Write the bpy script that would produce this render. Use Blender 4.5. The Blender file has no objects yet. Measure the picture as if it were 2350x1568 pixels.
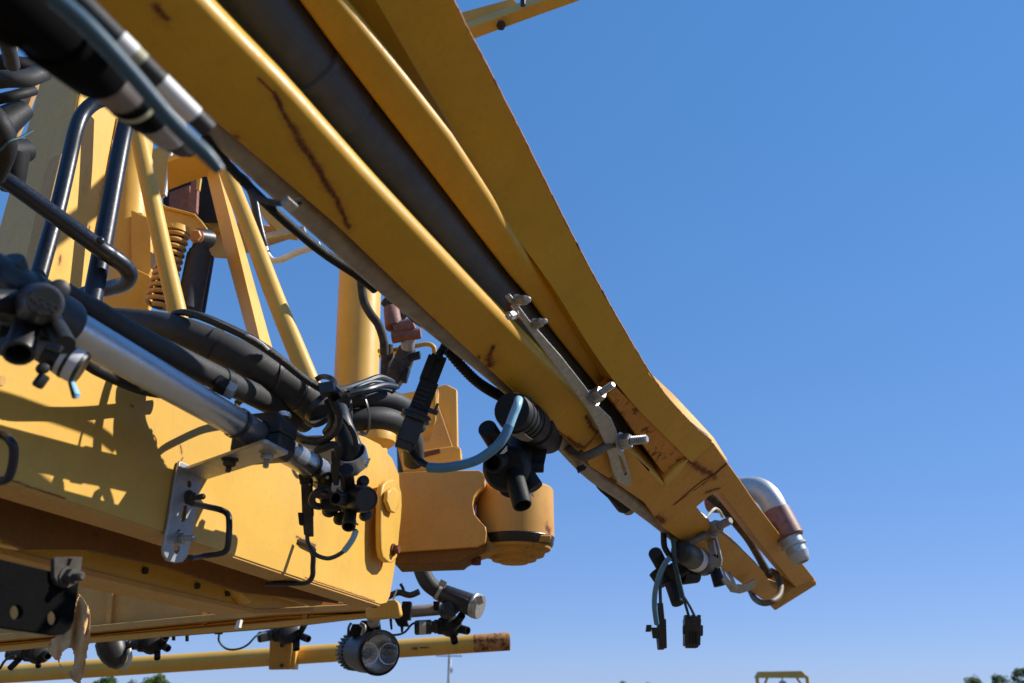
import bpy, bmesh, math, random
from mathutils import Vector, Matrix, noise
from mathutils.geometry import tessellate_polygon
R = math.radians
random.seed(7)
scene = bpy.context.scene
col = scene.collection

# ------------------------------------------------------------------ camera
F = 1775.0; CX, CY = 1175.0, 784.0; PITCH = R(24.7); EYE = Vector((0, 0, 1.6))
CT, ST = math.cos(PITCH), math.sin(PITCH)
cd = bpy.data.cameras.new('camera'); cam = bpy.data.objects.new('camera', cd); col.objects.link(cam)
cam.location = EYE; cam.rotation_euler = (R(90) + PITCH, 0, 0)
cd.sensor_width = 36; cd.lens = F / 2350 * 36; cd.clip_start = 0.02; cd.clip_end = 6000
cd.dof.use_dof = True; cd.dof.focus_distance = 1.45; cd.dof.aperture_fstop = 6.0
scene.camera = cam

# ------------------------------------------------------------------ light
SUN = (Vector((.9657, -.2597, 0)) + Vector((.2597, .9657, 0)) * .5 + Vector((0, 0, .95))).normalized()
el = math.asin(SUN.z); az = math.atan2(SUN.x, SUN.y)
w = bpy.data.worlds.new('World'); scene.world = w; w.use_nodes = True
nt = w.node_tree; bg = nt.nodes['Background']
sky = nt.nodes.new('ShaderNodeTexSky'); sky.sky_type = 'NISHITA'; sky.sun_disc = False
sky.sun_elevation = el; sky.sun_rotation = az; sky.altitude = 1500; sky.air_density = 1.0; sky.dust_density = 0.0; sky.ozone_density = 4
hs = nt.nodes.new('ShaderNodeHueSaturation'); ga = nt.nodes.new('ShaderNodeGamma'); tn = nt.nodes.new('ShaderNodeVectorMath'); tn.operation = 'MULTIPLY'
hs.inputs['Saturation'].default_value = 1.3; ga.inputs[1].default_value = .36; tn.inputs[1].default_value = (1.22, 1.58, 2.52)
nt.links.new(sky.outputs[0], hs.inputs['Color']); nt.links.new(hs.outputs[0], ga.inputs[0]); nt.links.new(ga.outputs[0], tn.inputs[0]); nt.links.new(tn.outputs[0], bg.inputs[0])
bg.inputs[1].default_value = 0.128
sl = bpy.data.lights.new('sun', 'SUN'); so = bpy.data.objects.new('sun', sl); col.objects.link(so)
sl.energy = 4.9; sl.angle = R(0.53); sl.color = (1, .955, .88)
so.rotation_euler = SUN.to_track_quat('Z', 'Y').to_euler(); so.location = (3, -2, 8)
scene.view_settings.view_transform = 'Standard'; scene.view_settings.look = 'None'
scene.view_settings.exposure = 0.38; scene.view_settings.gamma = 1
scene.cycles.max_bounces = 8; scene.cycles.caustics_reflective = False; scene.cycles.caustics_refractive = False

# ------------------------------------------------------------------ points: a pixel of the 2350x1568 view at a depth, or on a real plane
def ray(x, y):
    a = (x - CX) / F; b = (CY - y) / F
    return Vector((a, CT - b * ST, b * CT + ST))
def W(x, y, d): return EYE + ray(x, y) * d
def dep(P):
    q = P - EYE; return q.y * CT + q.z * ST
class Pl:
    def __init__(s, p, n):
        s.n = Vector(n).normalized(); s.p = Vector(p)
        if s.n.dot(s.p - EYE) < 0: s.n = -s.n          # n points away from the camera side
    def __call__(s, x, y):
        r = ray(x, y); return EYE + r * (s.n.dot(s.p - EYE) / s.n.dot(r))
    def off(s, t): return Pl(s.p + s.n * t, s.n)
PHI = R(15.05)
U = Vector((math.sin(PHI), math.cos(PHI), 0)); V = Vector((math.cos(PHI), -math.sin(PHI), 0)); Z = Vector((0, 0, 1))
def PV(v): return Pl(EYE + V * v, V)                    # upright plane along the boom
def PZ(h): return Pl(EYE + Z * h, Z)                    # level plane, h above the eye
def PY(y): return Pl(Vector((0, y, 0)), (0, 1, 0))      # upright plane across the view
def c2w(a, b, c): return Vector((a, c * CT - b * ST, b * CT + c * ST))
TD = c2w(.5955, -.595, 1).normalized(); TA = c2w(.66, .5, 0)
TP = Pl(W(1330, 1020, 1.4), TD.cross(TA))               # plane of the folded boom
TA = (TA - TD * TA.dot(TD)).normalized()
def px(n, d): return n * d / F                          # real length of n pixels at depth d

# ------------------------------------------------------------------ materials
MATS = {}
def newmat(name):
    m = bpy.data.materials.new(name); m.use_nodes = True
    n = m.node_tree; b = n.nodes['Principled BSDF']; MATS[name] = m
    return m, n, b
def N(n, t, **k):
    q = n.nodes.new(t)
    for a, v in k.items():
        if a.startswith('i_'):
            key = a[2:]; q.inputs[int(key) if key.isdigit() else key].default_value = v
        else: setattr(q, a, v)
    return q
def ramp(n, src, stops):
    r = n.nodes.new('ShaderNodeValToRGB'); e = r.color_ramp.elements
    e[0].position, e[0].color = stops[0][0], (*stops[0][1], 1)
    e[1].position, e[1].color = stops[-1][0], (*stops[-1][1], 1)
    for p, c in stops[1:-1]:
        x = e.new(p); x.color = (*c, 1)
    n.links.new(src, r.inputs[0]); return r
def mixc(n, fac, a, b):
    m = n.nodes.new('ShaderNodeMix'); m.data_type = 'RGBA'
    if hasattr(fac, 'links') or hasattr(fac, 'is_output'): n.links.new(fac, m.inputs[0])
    else: m.inputs[0].default_value = fac
    for i, v in ((6, a), (7, b)):
        if hasattr(v, 'is_output'): n.links.new(v, m.inputs[i])
        else: m.inputs[i].default_value = (*v, 1)
    return m.outputs[2]
def math_(n, op, a, b=None, clamp=False):
    m = n.nodes.new('ShaderNodeMath'); m.operation = op; m.use_clamp = clamp
    for i, v in ((0, a), (1, b)):
        if v is None: continue
        if hasattr(v, 'is_output'): n.links.new(v, m.inputs[i])
        else: m.inputs[i].default_value = v
    return m.outputs[0]
def vmath(n, op, a, b=None):
    m = n.nodes.new('ShaderNodeVectorMath'); m.operation = op
    for i, v in ((0, a), (1, b)):
        if v is None: continue
        if hasattr(v, 'is_output'): n.links.new(v, m.inputs[i])
        else: m.inputs[i].default_value = v
    return m
def nz(n, scale, detail=3, rough=.55, coord='Object', vec=None):
    t = n.nodes.new('ShaderNodeTexNoise'); t.inputs['Scale'].default_value = scale
    t.inputs['Detail'].default_value = detail; t.inputs['Roughness'].default_value = rough
    if vec is not None: n.links.new(vec, t.inputs['Vector'])
    else:
        c = n.nodes.new('ShaderNodeTexCoord'); n.links.new(c.outputs[coord], t.inputs['Vector'])
    return t
def bump(n, b, h, strength, dist=.001):
    q = n.nodes.new('ShaderNodeBump'); q.inputs['Strength'].default_value = strength; q.inputs['Distance'].default_value = dist
    n.links.new(h, q.inputs['Height']); n.links.new(q.outputs[0], b.inputs['Normal'])
RUST = [(0.0, (.055, .016, .008)), (.45, (.13, .036, .014)), (.7, (.24, .075, .022)), (1, (.33, .13, .04))]
def stain_mask(n, stains, amp=.5):
    """rust stains with a place of their own: capsules along segments, broken up by noise"""
    g = n.nodes.new('ShaderNodeNewGeometry').outputs['Position']
    a1 = nz(n, 45, 4, .65, vec=g); total = None; halo = None
    sub = vmath(n, 'SUBTRACT', a1.outputs['Color'], (.5, .5, .5)).outputs[0]
    for (A, B, r) in stains:
        sc = vmath(n, 'SCALE', sub); sc.inputs['Scale'].default_value = r * 3.0
        P = vmath(n, 'ADD', g, sc.outputs[0]).outputs[0]
        ab = B - A
        pa = vmath(n, 'SUBTRACT', P, tuple(A)).outputs[0]
        t = math_(n, 'DIVIDE', vmath(n, 'DOT_PRODUCT', pa, tuple(ab)).outputs['Value'], ab.length_squared, True)
        v = n.nodes.new('ShaderNodeVectorMath'); v.operation = 'SCALE'; v.inputs[0].default_value = tuple(ab); n.links.new(t, v.inputs['Scale'])
        d = vmath(n, 'LENGTH', vmath(n, 'SUBTRACT', pa, v.outputs[0]).outputs[0]).outputs['Value']
        m = math_(n, 'DIVIDE', math_(n, 'SUBTRACT', r * 1.25, d), r * .9, True)
        hm = math_(n, 'DIVIDE', math_(n, 'SUBTRACT', r * 3.2, d), r * 2.6, True)
        total = m if total is None else math_(n, 'MAXIMUM', total, m)
        halo = hm if halo is None else math_(n, 'MAXIMUM', halo, hm)
    a2 = nz(n, 420, 3, .6, vec=g)
    br = math_(n, 'MULTIPLY', math_(n, 'SUBTRACT', a2.outputs[0], .12), 3.2, True)
    return math_(n, 'MULTIPLY', total, br), halo
def paint(name, c=(.71, .412, .070), rough=.42, dirt=.35, stains=None, rusty=0.0, edge=False, spec=.35, scale=1.0):
    m, n, b = newmat(name)
    a = nz(n, 9 * scale, 5, .6); f = nz(n, 120 * scale, 4, .6); o = nz(n, 900, 2, .5)
    base = ramp(n, a.outputs[0], [(.3, tuple(x * .90 for x in c)), (.7, tuple(min(1, x * 1.06) for x in c))]).outputs[0]
    dm = ramp(n, f.outputs[0], [(.52, (0, 0, 0)), (.80, (1, 1, 1))]).outputs[0]
    dm2 = math_(n, 'MULTIPLY', dm, math_(n, 'MULTIPLY', a.outputs[0], dirt))
    base = mixc(n, dm2, base, (c[0] * .42, c[1] * .40, c[2] * .7 + .01))
    # faded and dusty patches, faint run marks
    tcm = n.nodes.new('ShaderNodeTexCoord'); mp = n.nodes.new('ShaderNodeMapping'); mp.inputs['Scale'].default_value = (26, 26, 3.2)
    n.links.new(tcm.outputs['Object'], mp.inputs['Vector']); run = nz(n, 1.6, 5, .65, vec=mp.outputs[0])
    base = mixc(n, math_(n, 'MULTIPLY', ramp(n, run.outputs[0], [(.50, (0, 0, 0)), (.78, (1, 1, 1))]).outputs[0], .26), base, (c[0] * .62, c[1] * .60, c[2] * 1.1))
    base = mixc(n, math_(n, 'MULTIPLY', ramp(n, nz(n, 3.1, 6, .7).outputs[0], [(.48, (0, 0, 0)), (.75, (1, 1, 1))]).outputs[0], .30), base, (min(1, c[0] * .95), c[1] * 1.12, c[2] * 2.6 + .02))
    scr = nz(n, 1.0, 2, .5, vec=mp.outputs[0]); spk = math_(n, 'MULTIPLY', math_(n, 'SUBTRACT', nz(n, 95, 4, .75).outputs[0], .66), 12, True)
    base = mixc(n, math_(n, 'MULTIPLY', spk, .45), base, (.22, .11, .03))
    # fine chips
    ch = math_(n, 'MULTIPLY', math_(n, 'SUBTRACT', nz(n, 260, 2, .5).outputs[0], .735 - .10 * rusty), 14, True)
    base = mixc(n, math_(n, 'MULTIPLY', ch, min(1, .35 + rusty)), base, (.12, .045, .02))
    rm = None
    if rusty > 0:
        rn = nz(n, 38, 5, .7); thr = .72 - .32 * rusty
        rm = math_(n, 'MULTIPLY', math_(n, 'SUBTRACT', rn.outputs[0], thr), 9, True)
        base = mixc(n, rm, base, ramp(n, nz(n, 170, 3, .6).outputs[0], RUST).outputs[0])
    if stains:
        sm, ha_ = stain_mask(n, stains)
        base = mixc(n, math_(n, 'MULTIPLY', math_(n, 'MULTIPLY', ha_, f.outputs[0]), .85, True), base, (c[0] * .62, c[1] * .48, c[2] * .8))
        base = mixc(n, sm, base, ramp(n, nz(n, 140, 3, .6).outputs[0], RUST[:3] + [(1, (.2, .06, .02))]).outputs[0])
        rm = sm if rm is None else math_(n, 'MAXIMUM', rm, sm)
    n.links.new(base, b.inputs['Base Color'])
    ro = ramp(n, f.outputs[0], [(.3, (rough * .85,) * 3), (.75, (min(1, rough * 1.35),) * 3)]).outputs[0]
    if rm is not None:
        ro = mixc(n, rm, ro, (.9, .9, .9))
    n.links.new(ro, b.inputs['Roughness'])
    b.inputs['Specular IOR Level'].default_value = spec
    h = math_(n, 'ADD', math_(n, 'MULTIPLY', f.outputs[0], .6), math_(n, 'MULTIPLY', o.outputs[0], .25))
    if rm is not None: h = math_(n, 'SUBTRACT', h, math_(n, 'MULTIPLY', rm, .5))
    bump(n, b, h, .35, .0006)
    return m
def simple(name, c, rough=.5, metal=0.0, var=.15, sc=60, bmp=.15, dust=0.0, dustc=(.30, .24, .17), spec=.5, coat=0.0):
    m, n, b = newmat(name)
    a = nz(n, sc, 5, .62); f = nz(n, sc * 9, 3, .6)
    base = ramp(n, a.outputs[0], [(.3, tuple(x * (1 - var) for x in c)), (.7, tuple(min(1, x * (1 + var)) for x in c))]).outputs[0]
    if dust > 0:
        dm = math_(n, 'MULTIPLY', ramp(n, nz(n, sc * .6, 6, .7).outputs[0], [(.42, (0, 0, 0)), (.75, (1, 1, 1))]).outputs[0], dust)
        base = mixc(n, dm, base, dustc)
    n.links.new(base, b.inputs['Base Color'])
    n.links.new(ramp(n, f.outputs[0], [(.3, (rough * .8,) * 3), (.7, (min(1, rough * 1.25),) * 3)]).outputs[0], b.inputs['Roughness'])
    b.inputs['Metallic'].default_value = metal; b.inputs['Specular IOR Level'].default_value = spec
    b.inputs['Coat Weight'].default_value = coat; b.inputs['Coat Roughness'].default_value = .15
    bump(n, b, math_(n, 'ADD', a.outputs[0], f.outputs[0]), bmp, .0005)
    return m
def braid(name, c=(.018, .018, .018), sc=900):
    m, n, b = newmat(name)
    tc = n.nodes.new('ShaderNodeTexCoord'); w1 = N(n, 'ShaderNodeTexWave', wave_type='BANDS', bands_direction='DIAGONAL'); w1.inputs['Scale'].default_value = sc / 3.2
    w1.inputs['Distortion'].default_value = .6; n.links.new(tc.outputs['Object'], w1.inputs['Vector'])
    w2 = N(n, 'ShaderNodeTexWave', wave_type='BANDS', bands_direction='X'); w2.inputs['Scale'].default_value = sc / 4; w2.inputs['Distortion'].default_value = .8
    n.links.new(tc.outputs['Object'], w2.inputs['Vector'])
    h = math_(n, 'MULTIPLY', w1.outputs['Fac'], w2.outputs['Fac'])
    n.links.new(ramp(n, h, [(.0, tuple(x * .5 for x in c)), (1, tuple(x * 2.4 for x in c))]).outputs[0], b.inputs['Base Color'])
    b.inputs['Roughness'].default_value = .45; bump(n, b, h, .8, .001); return m

st_a = [(TP(628, 215), TP(668, 290), .0028), (TP(668, 290), TP(722, 375), .0042), (TP(722, 375), TP(760, 440), .0048), (TP(760, 440), TP(800, 520), .0040),
        (TP(592, 180), TP(628, 215), .0014), (TP(355, 18), TP(378, 42), .004), (TP(528, 318), TP(544, 318), .003),
        (TP(1132, 795), TP(1124, 815), .0042), (TP(1122, 822), TP(1130, 832), .0068), (TP(1130, 836), TP(1112, 842), .0048), (TP(1098, 818), TP(1100, 824), .0025),
        (TP(1345, 955), TP(1372, 1000), .0045), (TP(1300, 1005), TP(1340, 1030), .004), (TP(1180, 908), TP(1330, 1030), .0022)]
st_b = [(TP(1612, 1110), TP(1662, 1068), .006), (TP(1545, 1158), TP(1612, 1110), .0028), (TP(1508, 1186), TP(1522, 1196), .010),
        (TP(1572, 1048), TP(1600, 1072), .010), (TP(1600, 1072), TP(1640, 1095), .009), (TP(1790, 1395), TP(1868, 1345), .010),
        (TP(1750, 1280), TP(1800, 1345), .006), (TP(1447, 990), TP(1530, 1080), .004), (TP(1620, 1128), TP(1650, 1120), .006),
        (TP(1400, 1098), TP(1408, 1106), .006), (TP(1385, 905), TP(1450, 965), .003)]
st_k = [(PY(2.0)(1205, 1130), PY(2.0)(1212, 1190), .012), (PY(2.0)(1195, 1205), PY(2.0)(1262, 1215), .013), (PY(2.0)(1240, 1150), PY(2.0)(1245, 1180), .006)]
YEL = paint('yellow_paint', dirt=.30)
st_p = [(W(1066, 1478, 2.76), W(1110, 1474, 2.75), .020), (W(1050, 1487, 2.74), W(1110, 1488, 2.73), .012), (W(948, 1488, 2.72), W(955, 1488, 2.72), .006), (W(965, 1487, 2.72), W(985, 1486, 2.72), .003), (W(1095, 1465, 2.74), W(1120, 1470, 2.73), .018)]
st_m = [(W(192, 395, 1.76), W(188, 440, 1.74), .005), (W(180, 470, 1.73), W(172, 500, 1.72), .0035), (W(140, 590, 1.62), W(146, 615, 1.61), .006), (W(158, 600, 1.63), W(160, 622, 1.62), .005), (W(205, 520, 1.74), W(212, 560, 1.73), .004), (W(225, 440, 1.8), W(222, 470, 1.8), .003)]
YEL_M = paint('yellow_mast_paint', dirt=.6, stains=st_m)
st_g = [(PV(-.74)(414, 1024), PV(-.74)(417, 1040), .0016), (PV(-.74)(420, 1050), PV(-.74)(412, 1062), .0012), (PV(-.74)(0, 1094), PV(-.74)(150, 1144), .0010), (PV(-.74)(700, 1326), PV(-.74)(860, 1380), .0013), (PV(-.74)(878, 1250), PV(-.74)(876, 1300), .0018), (PV(-.74)(300, 930), PV(-.74)(306, 934), .0012), (PV(-.74)(680, 1232), PV(-.74)(724, 1252), .0022)]
YEL_A = paint('yellow_arm_paint', dirt=.45, stains=st_g)
YEL_P = paint('yellow_pipe_paint', dirt=.4, stains=st_p)
YEL_T = paint('yellow_paint_boom', c=(.66, .348, .024), stains=st_a, dirt=.45)
YEL_F = paint('yellow_paint_frame_end', c=(.66, .31, .03), stains=st_b, dirt=.6, rusty=.12)
YEL_W = paint('yellow_paint_window', c=(.60, .24, .02), dirt=.6, rusty=.55)
YEL_K = paint('yellow_paint_knuckle', c=(.68, .35, .07), stains=st_k, dirt=.55, rusty=.08)
YEL_SHADE = paint('painted_shade_underside', c=(.20, .095, .025), dirt=.8, rusty=.30, rough=.75, spec=.2)  # paint darkened to hold the shade of enclosed undersides, with dirt and rust
YEL_D = paint('yellow_paint_dusty', c=(.60, .34, .09), dirt=.6, rough=.6)
YEL_R = paint('yellow_paint_rusted', c=(.55, .28, .05), dirt=.8, rusty=.42, rough=.7)
RUSTY = paint('rusted_edge', c=(.50, .24, .10), rusty=.62, dirt=.6, rough=.85, spec=.15)
BARE = paint('rusted_steel', c=(.16, .055, .03), rusty=.6, dirt=.7, rough=.75, spec=.3)
COPPER = simple('red_oxide_coupling', (.23, .085, .06), .5, 0, .35, 70, .35, .25, (.30, .20, .16))
BLK = simple('black_plastic', (.020, .020, .021), .42, 0, .25, 90, .25, .25, (.055, .052, .048), spec=.45)
BLK2 = simple('black_matt_plastic', (.010, .010, .010), .6, 0, .25, 110, .3, .18, (.05, .045, .04), spec=.3)
TIE = simple('black_nylon', (.022, .022, .022), .38, 0, .2, 100, .15, .1, spec=.5)
RUB = simple('black_rubber_hose', (.037, .037, .038), .62, 0, .2, 70, .3, .3, (.075, .068, .058), spec=.35)
DUST = simple('dusty_black', (.045, .040, .034), .8, 0, .3, 60, .4, .6, (.16, .13, .10), spec=.2)
NAVY = simple('black_gloss_paint', (.008, .011, .020), .36, 0, .15, 20, .02, .0, spec=.5)
STEEL = simple('zinc_steel', (.44, .425, .39), .5, .75, .18, 120, .25, .2, (.42, .36, .26))
STAIN = simple('stainless_tube', (.54, .55, .57), .33, .9, .07, 22, .03, .10, (.46, .44, .40))
DULL = simple('dull_grey_tube', (.34, .30, .27), .55, .35, .25, 40, .3, .35, (.30, .23, .17))
ROD = simple('dull_rod', (.13, .10, .065), .6, .3, .25, 60, .3, .3)
BLK3 = simple('flat_black_plate', (.0035, .0035, .0035), .8, 0, .2, 60, .05, .0, spec=.05)  # black deepened, the shade over these parts put into the colour
ZINC = simple('bright_zinc', (.80, .79, .76), .34, .45, .12, 60, .15, .15, (.55, .5, .42))
GALV = simple('galvanised_pipe', (.50, .51, .49), .46, .45, .12, 45, .2, .25, (.5, .48, .42))
PLATE = simple('bracket_plate', (.40, .40, .40), .48, .75, .15, 70, .2, .2, (.30, .25, .19))
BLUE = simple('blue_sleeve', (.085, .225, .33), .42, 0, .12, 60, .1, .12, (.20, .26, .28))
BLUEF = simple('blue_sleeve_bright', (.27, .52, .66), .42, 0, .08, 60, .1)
TEAL = simple('dark_teal_wire', (.02, .055, .065), .5, 0, .2, 60, .1)
WHITE = simple('white_band', (.74, .73, .72), .5, 0, .06, 60, .1, .12, (.55, .50, .45))
CREAM = simple('aged_white_label', (.42, .39, .25), .6, 0, .3, 45, .1, .5, (.28, .24, .16))
TAUPE = simple('dusty_grey_collar', (.20, .17, .15), .7, 0, .2, 50, .2, .4, (.26, .2, .16))
GREYL = simple('grey_label', (.30, .27, .26), .6, 0, .15, 40, .1, .2)
BRONZE = simple('brown_primer', (.24, .09, .06), .6, 0, .25, 60, .3, .3, (.35, .2, .14))
OIL = simple('oily_black', (.012, .010, .009), .35, 0, .4, 50, .4)
CLOTH = simple('tan_torn_sheet', (.58, .35, .15), .75, 0, .28, 28, .5, .35, (.50, .30, .13))
LOOM = braid('braided_loom'); 
WOOD = simple('weathered_pole_wood', (.30, .27, .24), .9, 0, .2, 2, .3)
BARK = simple('bark', (.12, .09, .06), .9, 0, .2, 3, .3)
FARY = simple('far_yellow_paint', (.60, .36, .07), .5, 0, .1, 2, .1)
SPRING = simple('yellow_spring_paint', (.66, .36, .09), .45, 0, .2, 90, .2, .3, (.3, .2, .1))
def glass(name):
    m, n, b = newmat(name)
    b.inputs['Base Color'].default_value = (.95, .97, 1, 1); b.inputs['Roughness'].default_value = .04
    b.inputs['Transmission Weight'].default_value = 1; b.inputs['IOR'].default_value = 1.45
    nn = nz(n, 60, 4); n.links.new(ramp(n, nn.outputs[0], [(.4, (.03,) * 3), (.8, (.14,) * 3)]).outputs[0], b.inputs['Roughness'])
    return m
LENS = glass('lamp_glass')
CHROME = simple('lamp_reflector', (.78, .79, .80), .30, .7, .05, 40, .05)
def ground_mat():
    m, n, b = newmat('dry_gravel_ground')
    a = nz(n, .35, 6, .6); f = nz(n, 9, 6, .7)
    c1 = ramp(n, a.outputs[0], [(.3, (.105, .080, .048)), (.7, (.16, .125, .078))]).outputs[0]
    c2 = ramp(n, f.outputs[0], [(.3, (.08, .06, .036)), (.7, (.18, .14, .09))]).outputs[0]
    n.links.new(mixc(n, .5, c1, c2), b.inputs['Base Color']); b.inputs['Roughness'].default_value = .95
    bump(n, b, f.outputs[0], .6, .03); return m
def leaf_mat(name, c):
    m, n, b = newmat(name)
    a = nz(n, .9, 4, .6)
    n.links.new(ramp(n, a.outputs[0], [(.35, tuple(x * .6 for x in c)), (.7, tuple(x * 1.35 for x in c))]).outputs[0], b.inputs['Base Color'])
    b.inputs['Roughness'].default_value = .7; b.inputs['Specular IOR Level'].default_value = .2; return m
LEAF = leaf_mat('foliage', (.055, .11, .025)); LEAF2 = leaf_mat('foliage_olive', (.085, .13, .03))

# ------------------------------------------------------------------ geometry
def spline(pts, k=8, closed=False):
    """Catmull-Rom through tuples (any length)"""
    P = [tuple(p) for p in pts]; n = len(P)
    if n < 3 and not closed: return [Vector(p) if len(p) == 3 else p for p in P]
    out = []
    rng = range(n) if closed else range(n - 1)
    g = (lambda i: P[i % n]) if closed else (lambda i: P[max(0, min(n - 1, i))])
    for i in rng:
        a, b, c, d = g(i - 1), g(i), g(i + 1), g(i + 2)
        for j in range(k):
            t = j / k
            out.append(tuple(.5 * (2 * q + (r_ - p) * t + (2 * p - 5 * q + 4 * r_ - s) * t * t + (-p + 3 * q - 3 * r_ + s) * t ** 3) for p, q, r_, s in zip(a, b, c, d)))
    if not closed: out.append(P[-1])
    return out
def frame_of(d):
    d = d.normalized(); u = d.cross(Z if abs(d.z) < .95 else Vector((1, 0, 0))).normalized()
    return d, u, d.cross(u).normalized()
def sweep(pts, rads, n=16, caps=True, closed=False, hollow=0.0, flat=None):
    pts = [Vector(p) for p in pts]; m = len(pts)
    if not hasattr(rads, '__len__'): rads = [rads] * m
    vs, fs = [], []; tans = []
    for i in range(m):
        a = pts[(i - 1) % m] if (closed or i > 0) else pts[i]; b = pts[(i + 1) % m] if (closed or i < m - 1) else pts[i]
        tans.append((b - a).normalized() if (b - a).length > 1e-9 else Vector((0, 0, 1)))
    _, u, _ = frame_of(tans[0])
    for i in range(m):
        t = tans[i]; u = (u - t * u.dot(t)).normalized(); v = t.cross(u)
        for j in range(n):
            an = 2 * math.pi * (j + .5) / n; vs.append(pts[i] + (u * math.cos(an) + v * math.sin(an) * (flat or 1)) * rads[i])
    L = m if closed else m - 1
    for i in range(L):
        for j in range(n):
            a = i * n + j; b = i * n + (j + 1) % n; c = ((i + 1) % m) * n + (j + 1) % n; d = ((i + 1) % m) * n + j
            fs.append((a, b, c, d))
    if caps and not closed:
        fs.append(tuple(range(n - 1, -1, -1))); fs.append(tuple((m - 1) * n + j for j in range(n)))
    return vs, fs
def tube(pts, r, n=16, k=8, rpx=None, **kw):
    """pts: (x, y, depth[, radius_px]) -> swept tube; r metres, or rpx pixels at that depth"""
    w_ = [(*W(p[0], p[1], p[2]), (p[3] * p[2] / F if len(p) > 3 else (r if r else rpx * p[2] / F))) for p in pts]
    s = spline(w_, k) if len(w_) > 2 else w_
    return sweep([p[:3] for p in s], [p[3] for p in s], n, **kw)
def lathe(p0, p1, prof, n=28, closed=False):
    """prof [(t fraction, r metres)] around the axis p0-p1"""
    d, u, v = frame_of(p1 - p0); L = (p1 - p0).length; vs, fs = [], []
    for t, r in prof:
        c = p0 + d * (t * L)
        for j in range(n):
            a = 2 * math.pi * j / n; vs.append(c + (u * math.cos(a) + v * math.sin(a)) * max(r, 1e-5))
    m = len(prof)
    for i in range(m if closed else m - 1):
        for j in range(n):
            a = i * n + j; b = i * n + (j + 1) % n; q = (i + 1) % m
            fs.append((a, b, q * n + (j + 1) % n, q * n + j))
    if not closed:
        fs.append(tuple(range(n - 1, -1, -1))); fs.append(tuple((m - 1) * n + j for j in range(n)))
    return vs, fs
def stub(a, b, r0, r1=None, hollow=False, wall=.78, depth=.6, lip=0, n=28):
    """short pipe between two (x,y,depth) points, radii in px; hollow end at b"""
    r1 = r1 or r0; A, B = W(*a), W(*b); q0, q1 = px(r0, a[2]), px(r1, b[2]); L = (B - A).length; c = min(.08, .06 * q1 / L + .02)
    prof = [(0, q0 * .96), (.02, q0)]
    if lip: prof += [(.70, q0 + (q1 - q0) * .7), (.72, q1 * (1 + lip)), (1 - c, q1 * (1 + lip)), (1, q1 * (.94 + lip))]
    else: prof += [(1 - c, q1), (1, q1 * .94)]
    if hollow: prof += [(1, q1 * wall), (1 - depth, q1 * wall * .9)]
    return lathe(A, B, prof, n)
def box(c, ax, ay, az):
    vs = [c + ax * i + ay * j + az * k for i in (-1, 1) for j in (-1, 1) for k in (-1, 1)]
    return vs, [(0, 1, 3, 2), (4, 6, 7, 5), (0, 4, 5, 1), (2, 3, 7, 6), (0, 2, 6, 4), (1, 5, 7, 3)]
def slab(outline, thick, holes=()):
    """outline: world points of the front; thick: vector to the back"""
    loops = [list(outline)] + [list(h) for h in holes]
    tri = tessellate_polygon([[Vector(p) for p in l] for l in loops])
    flat = [Vector(p) for l in loops for p in l]; n = len(flat)
    nn = Vector((0, 0, 0)); L0 = loops[0]
    for i in range(len(L0)): nn += Vector(L0[i]).cross(Vector(L0[(i + 1) % len(L0)]))
    vs = flat + [p + thick for p in flat]; fs = []
    for t in tri: fs.append(tuple(t)); fs.append(tuple(i + n for i in reversed(t)))
    s = 0; sides = []
    for l in loops:
        m = len(l)
        for i in range(m):
            sides.append((s + i, s + (i + 1) % m, s + (i + 1) % m + n, s + i + n))
        s += m
    return vs, fs + sides, len(fs)
def loft(secs, caps=True, closed=True):
    n = len(secs[0]); vs = [Vector(p) for s in secs for p in s]; fs = []
    for i in range(len(secs) - 1):
        for j in range(n if closed else n - 1):
            a = i * n + j; b = i * n + (j + 1) % n; fs.append((a, b, b + n, a + n))
    if caps: fs.append(tuple(range(n - 1, -1, -1))); fs.append(tuple((len(secs) - 1) * n + j for j in range(n)))
    return vs, fs
def band(c, axis, R0, wd, th=.0012, n=32):
    a = axis.normalized(); return lathe(c - a * wd / 2, c + a * wd / 2, [(0, R0), (1, R0), (1, R0 + th), (0, R0 + th)], n, closed=True)
def hexnut(p, d, r, h, n=6):
    return lathe(p, p + d.normalized() * h, [(0, r * .93), (.1, r), (.86, r), (1, r * .86)], n)
def stud(p, d, r, L, pitch=.0016):
    m = max(4, int(L / max(pitch, r * .55))); prof = [(0, r)]
    for i in range(m): prof += [((i + .25) / m, r * 1.05), ((i + .75) / m, r * .74)]
    prof += [(1, r * .7)]
    return lathe(p, p + d.normalized() * L, prof, 16)
def dome(p, d, r, h, n=20):
    return lathe(p, p + d.normalized() * h, [(0, r), (.35, r * .96), (.65, r * .78), (.88, r * .48), (1, r * .12)], n)

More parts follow.
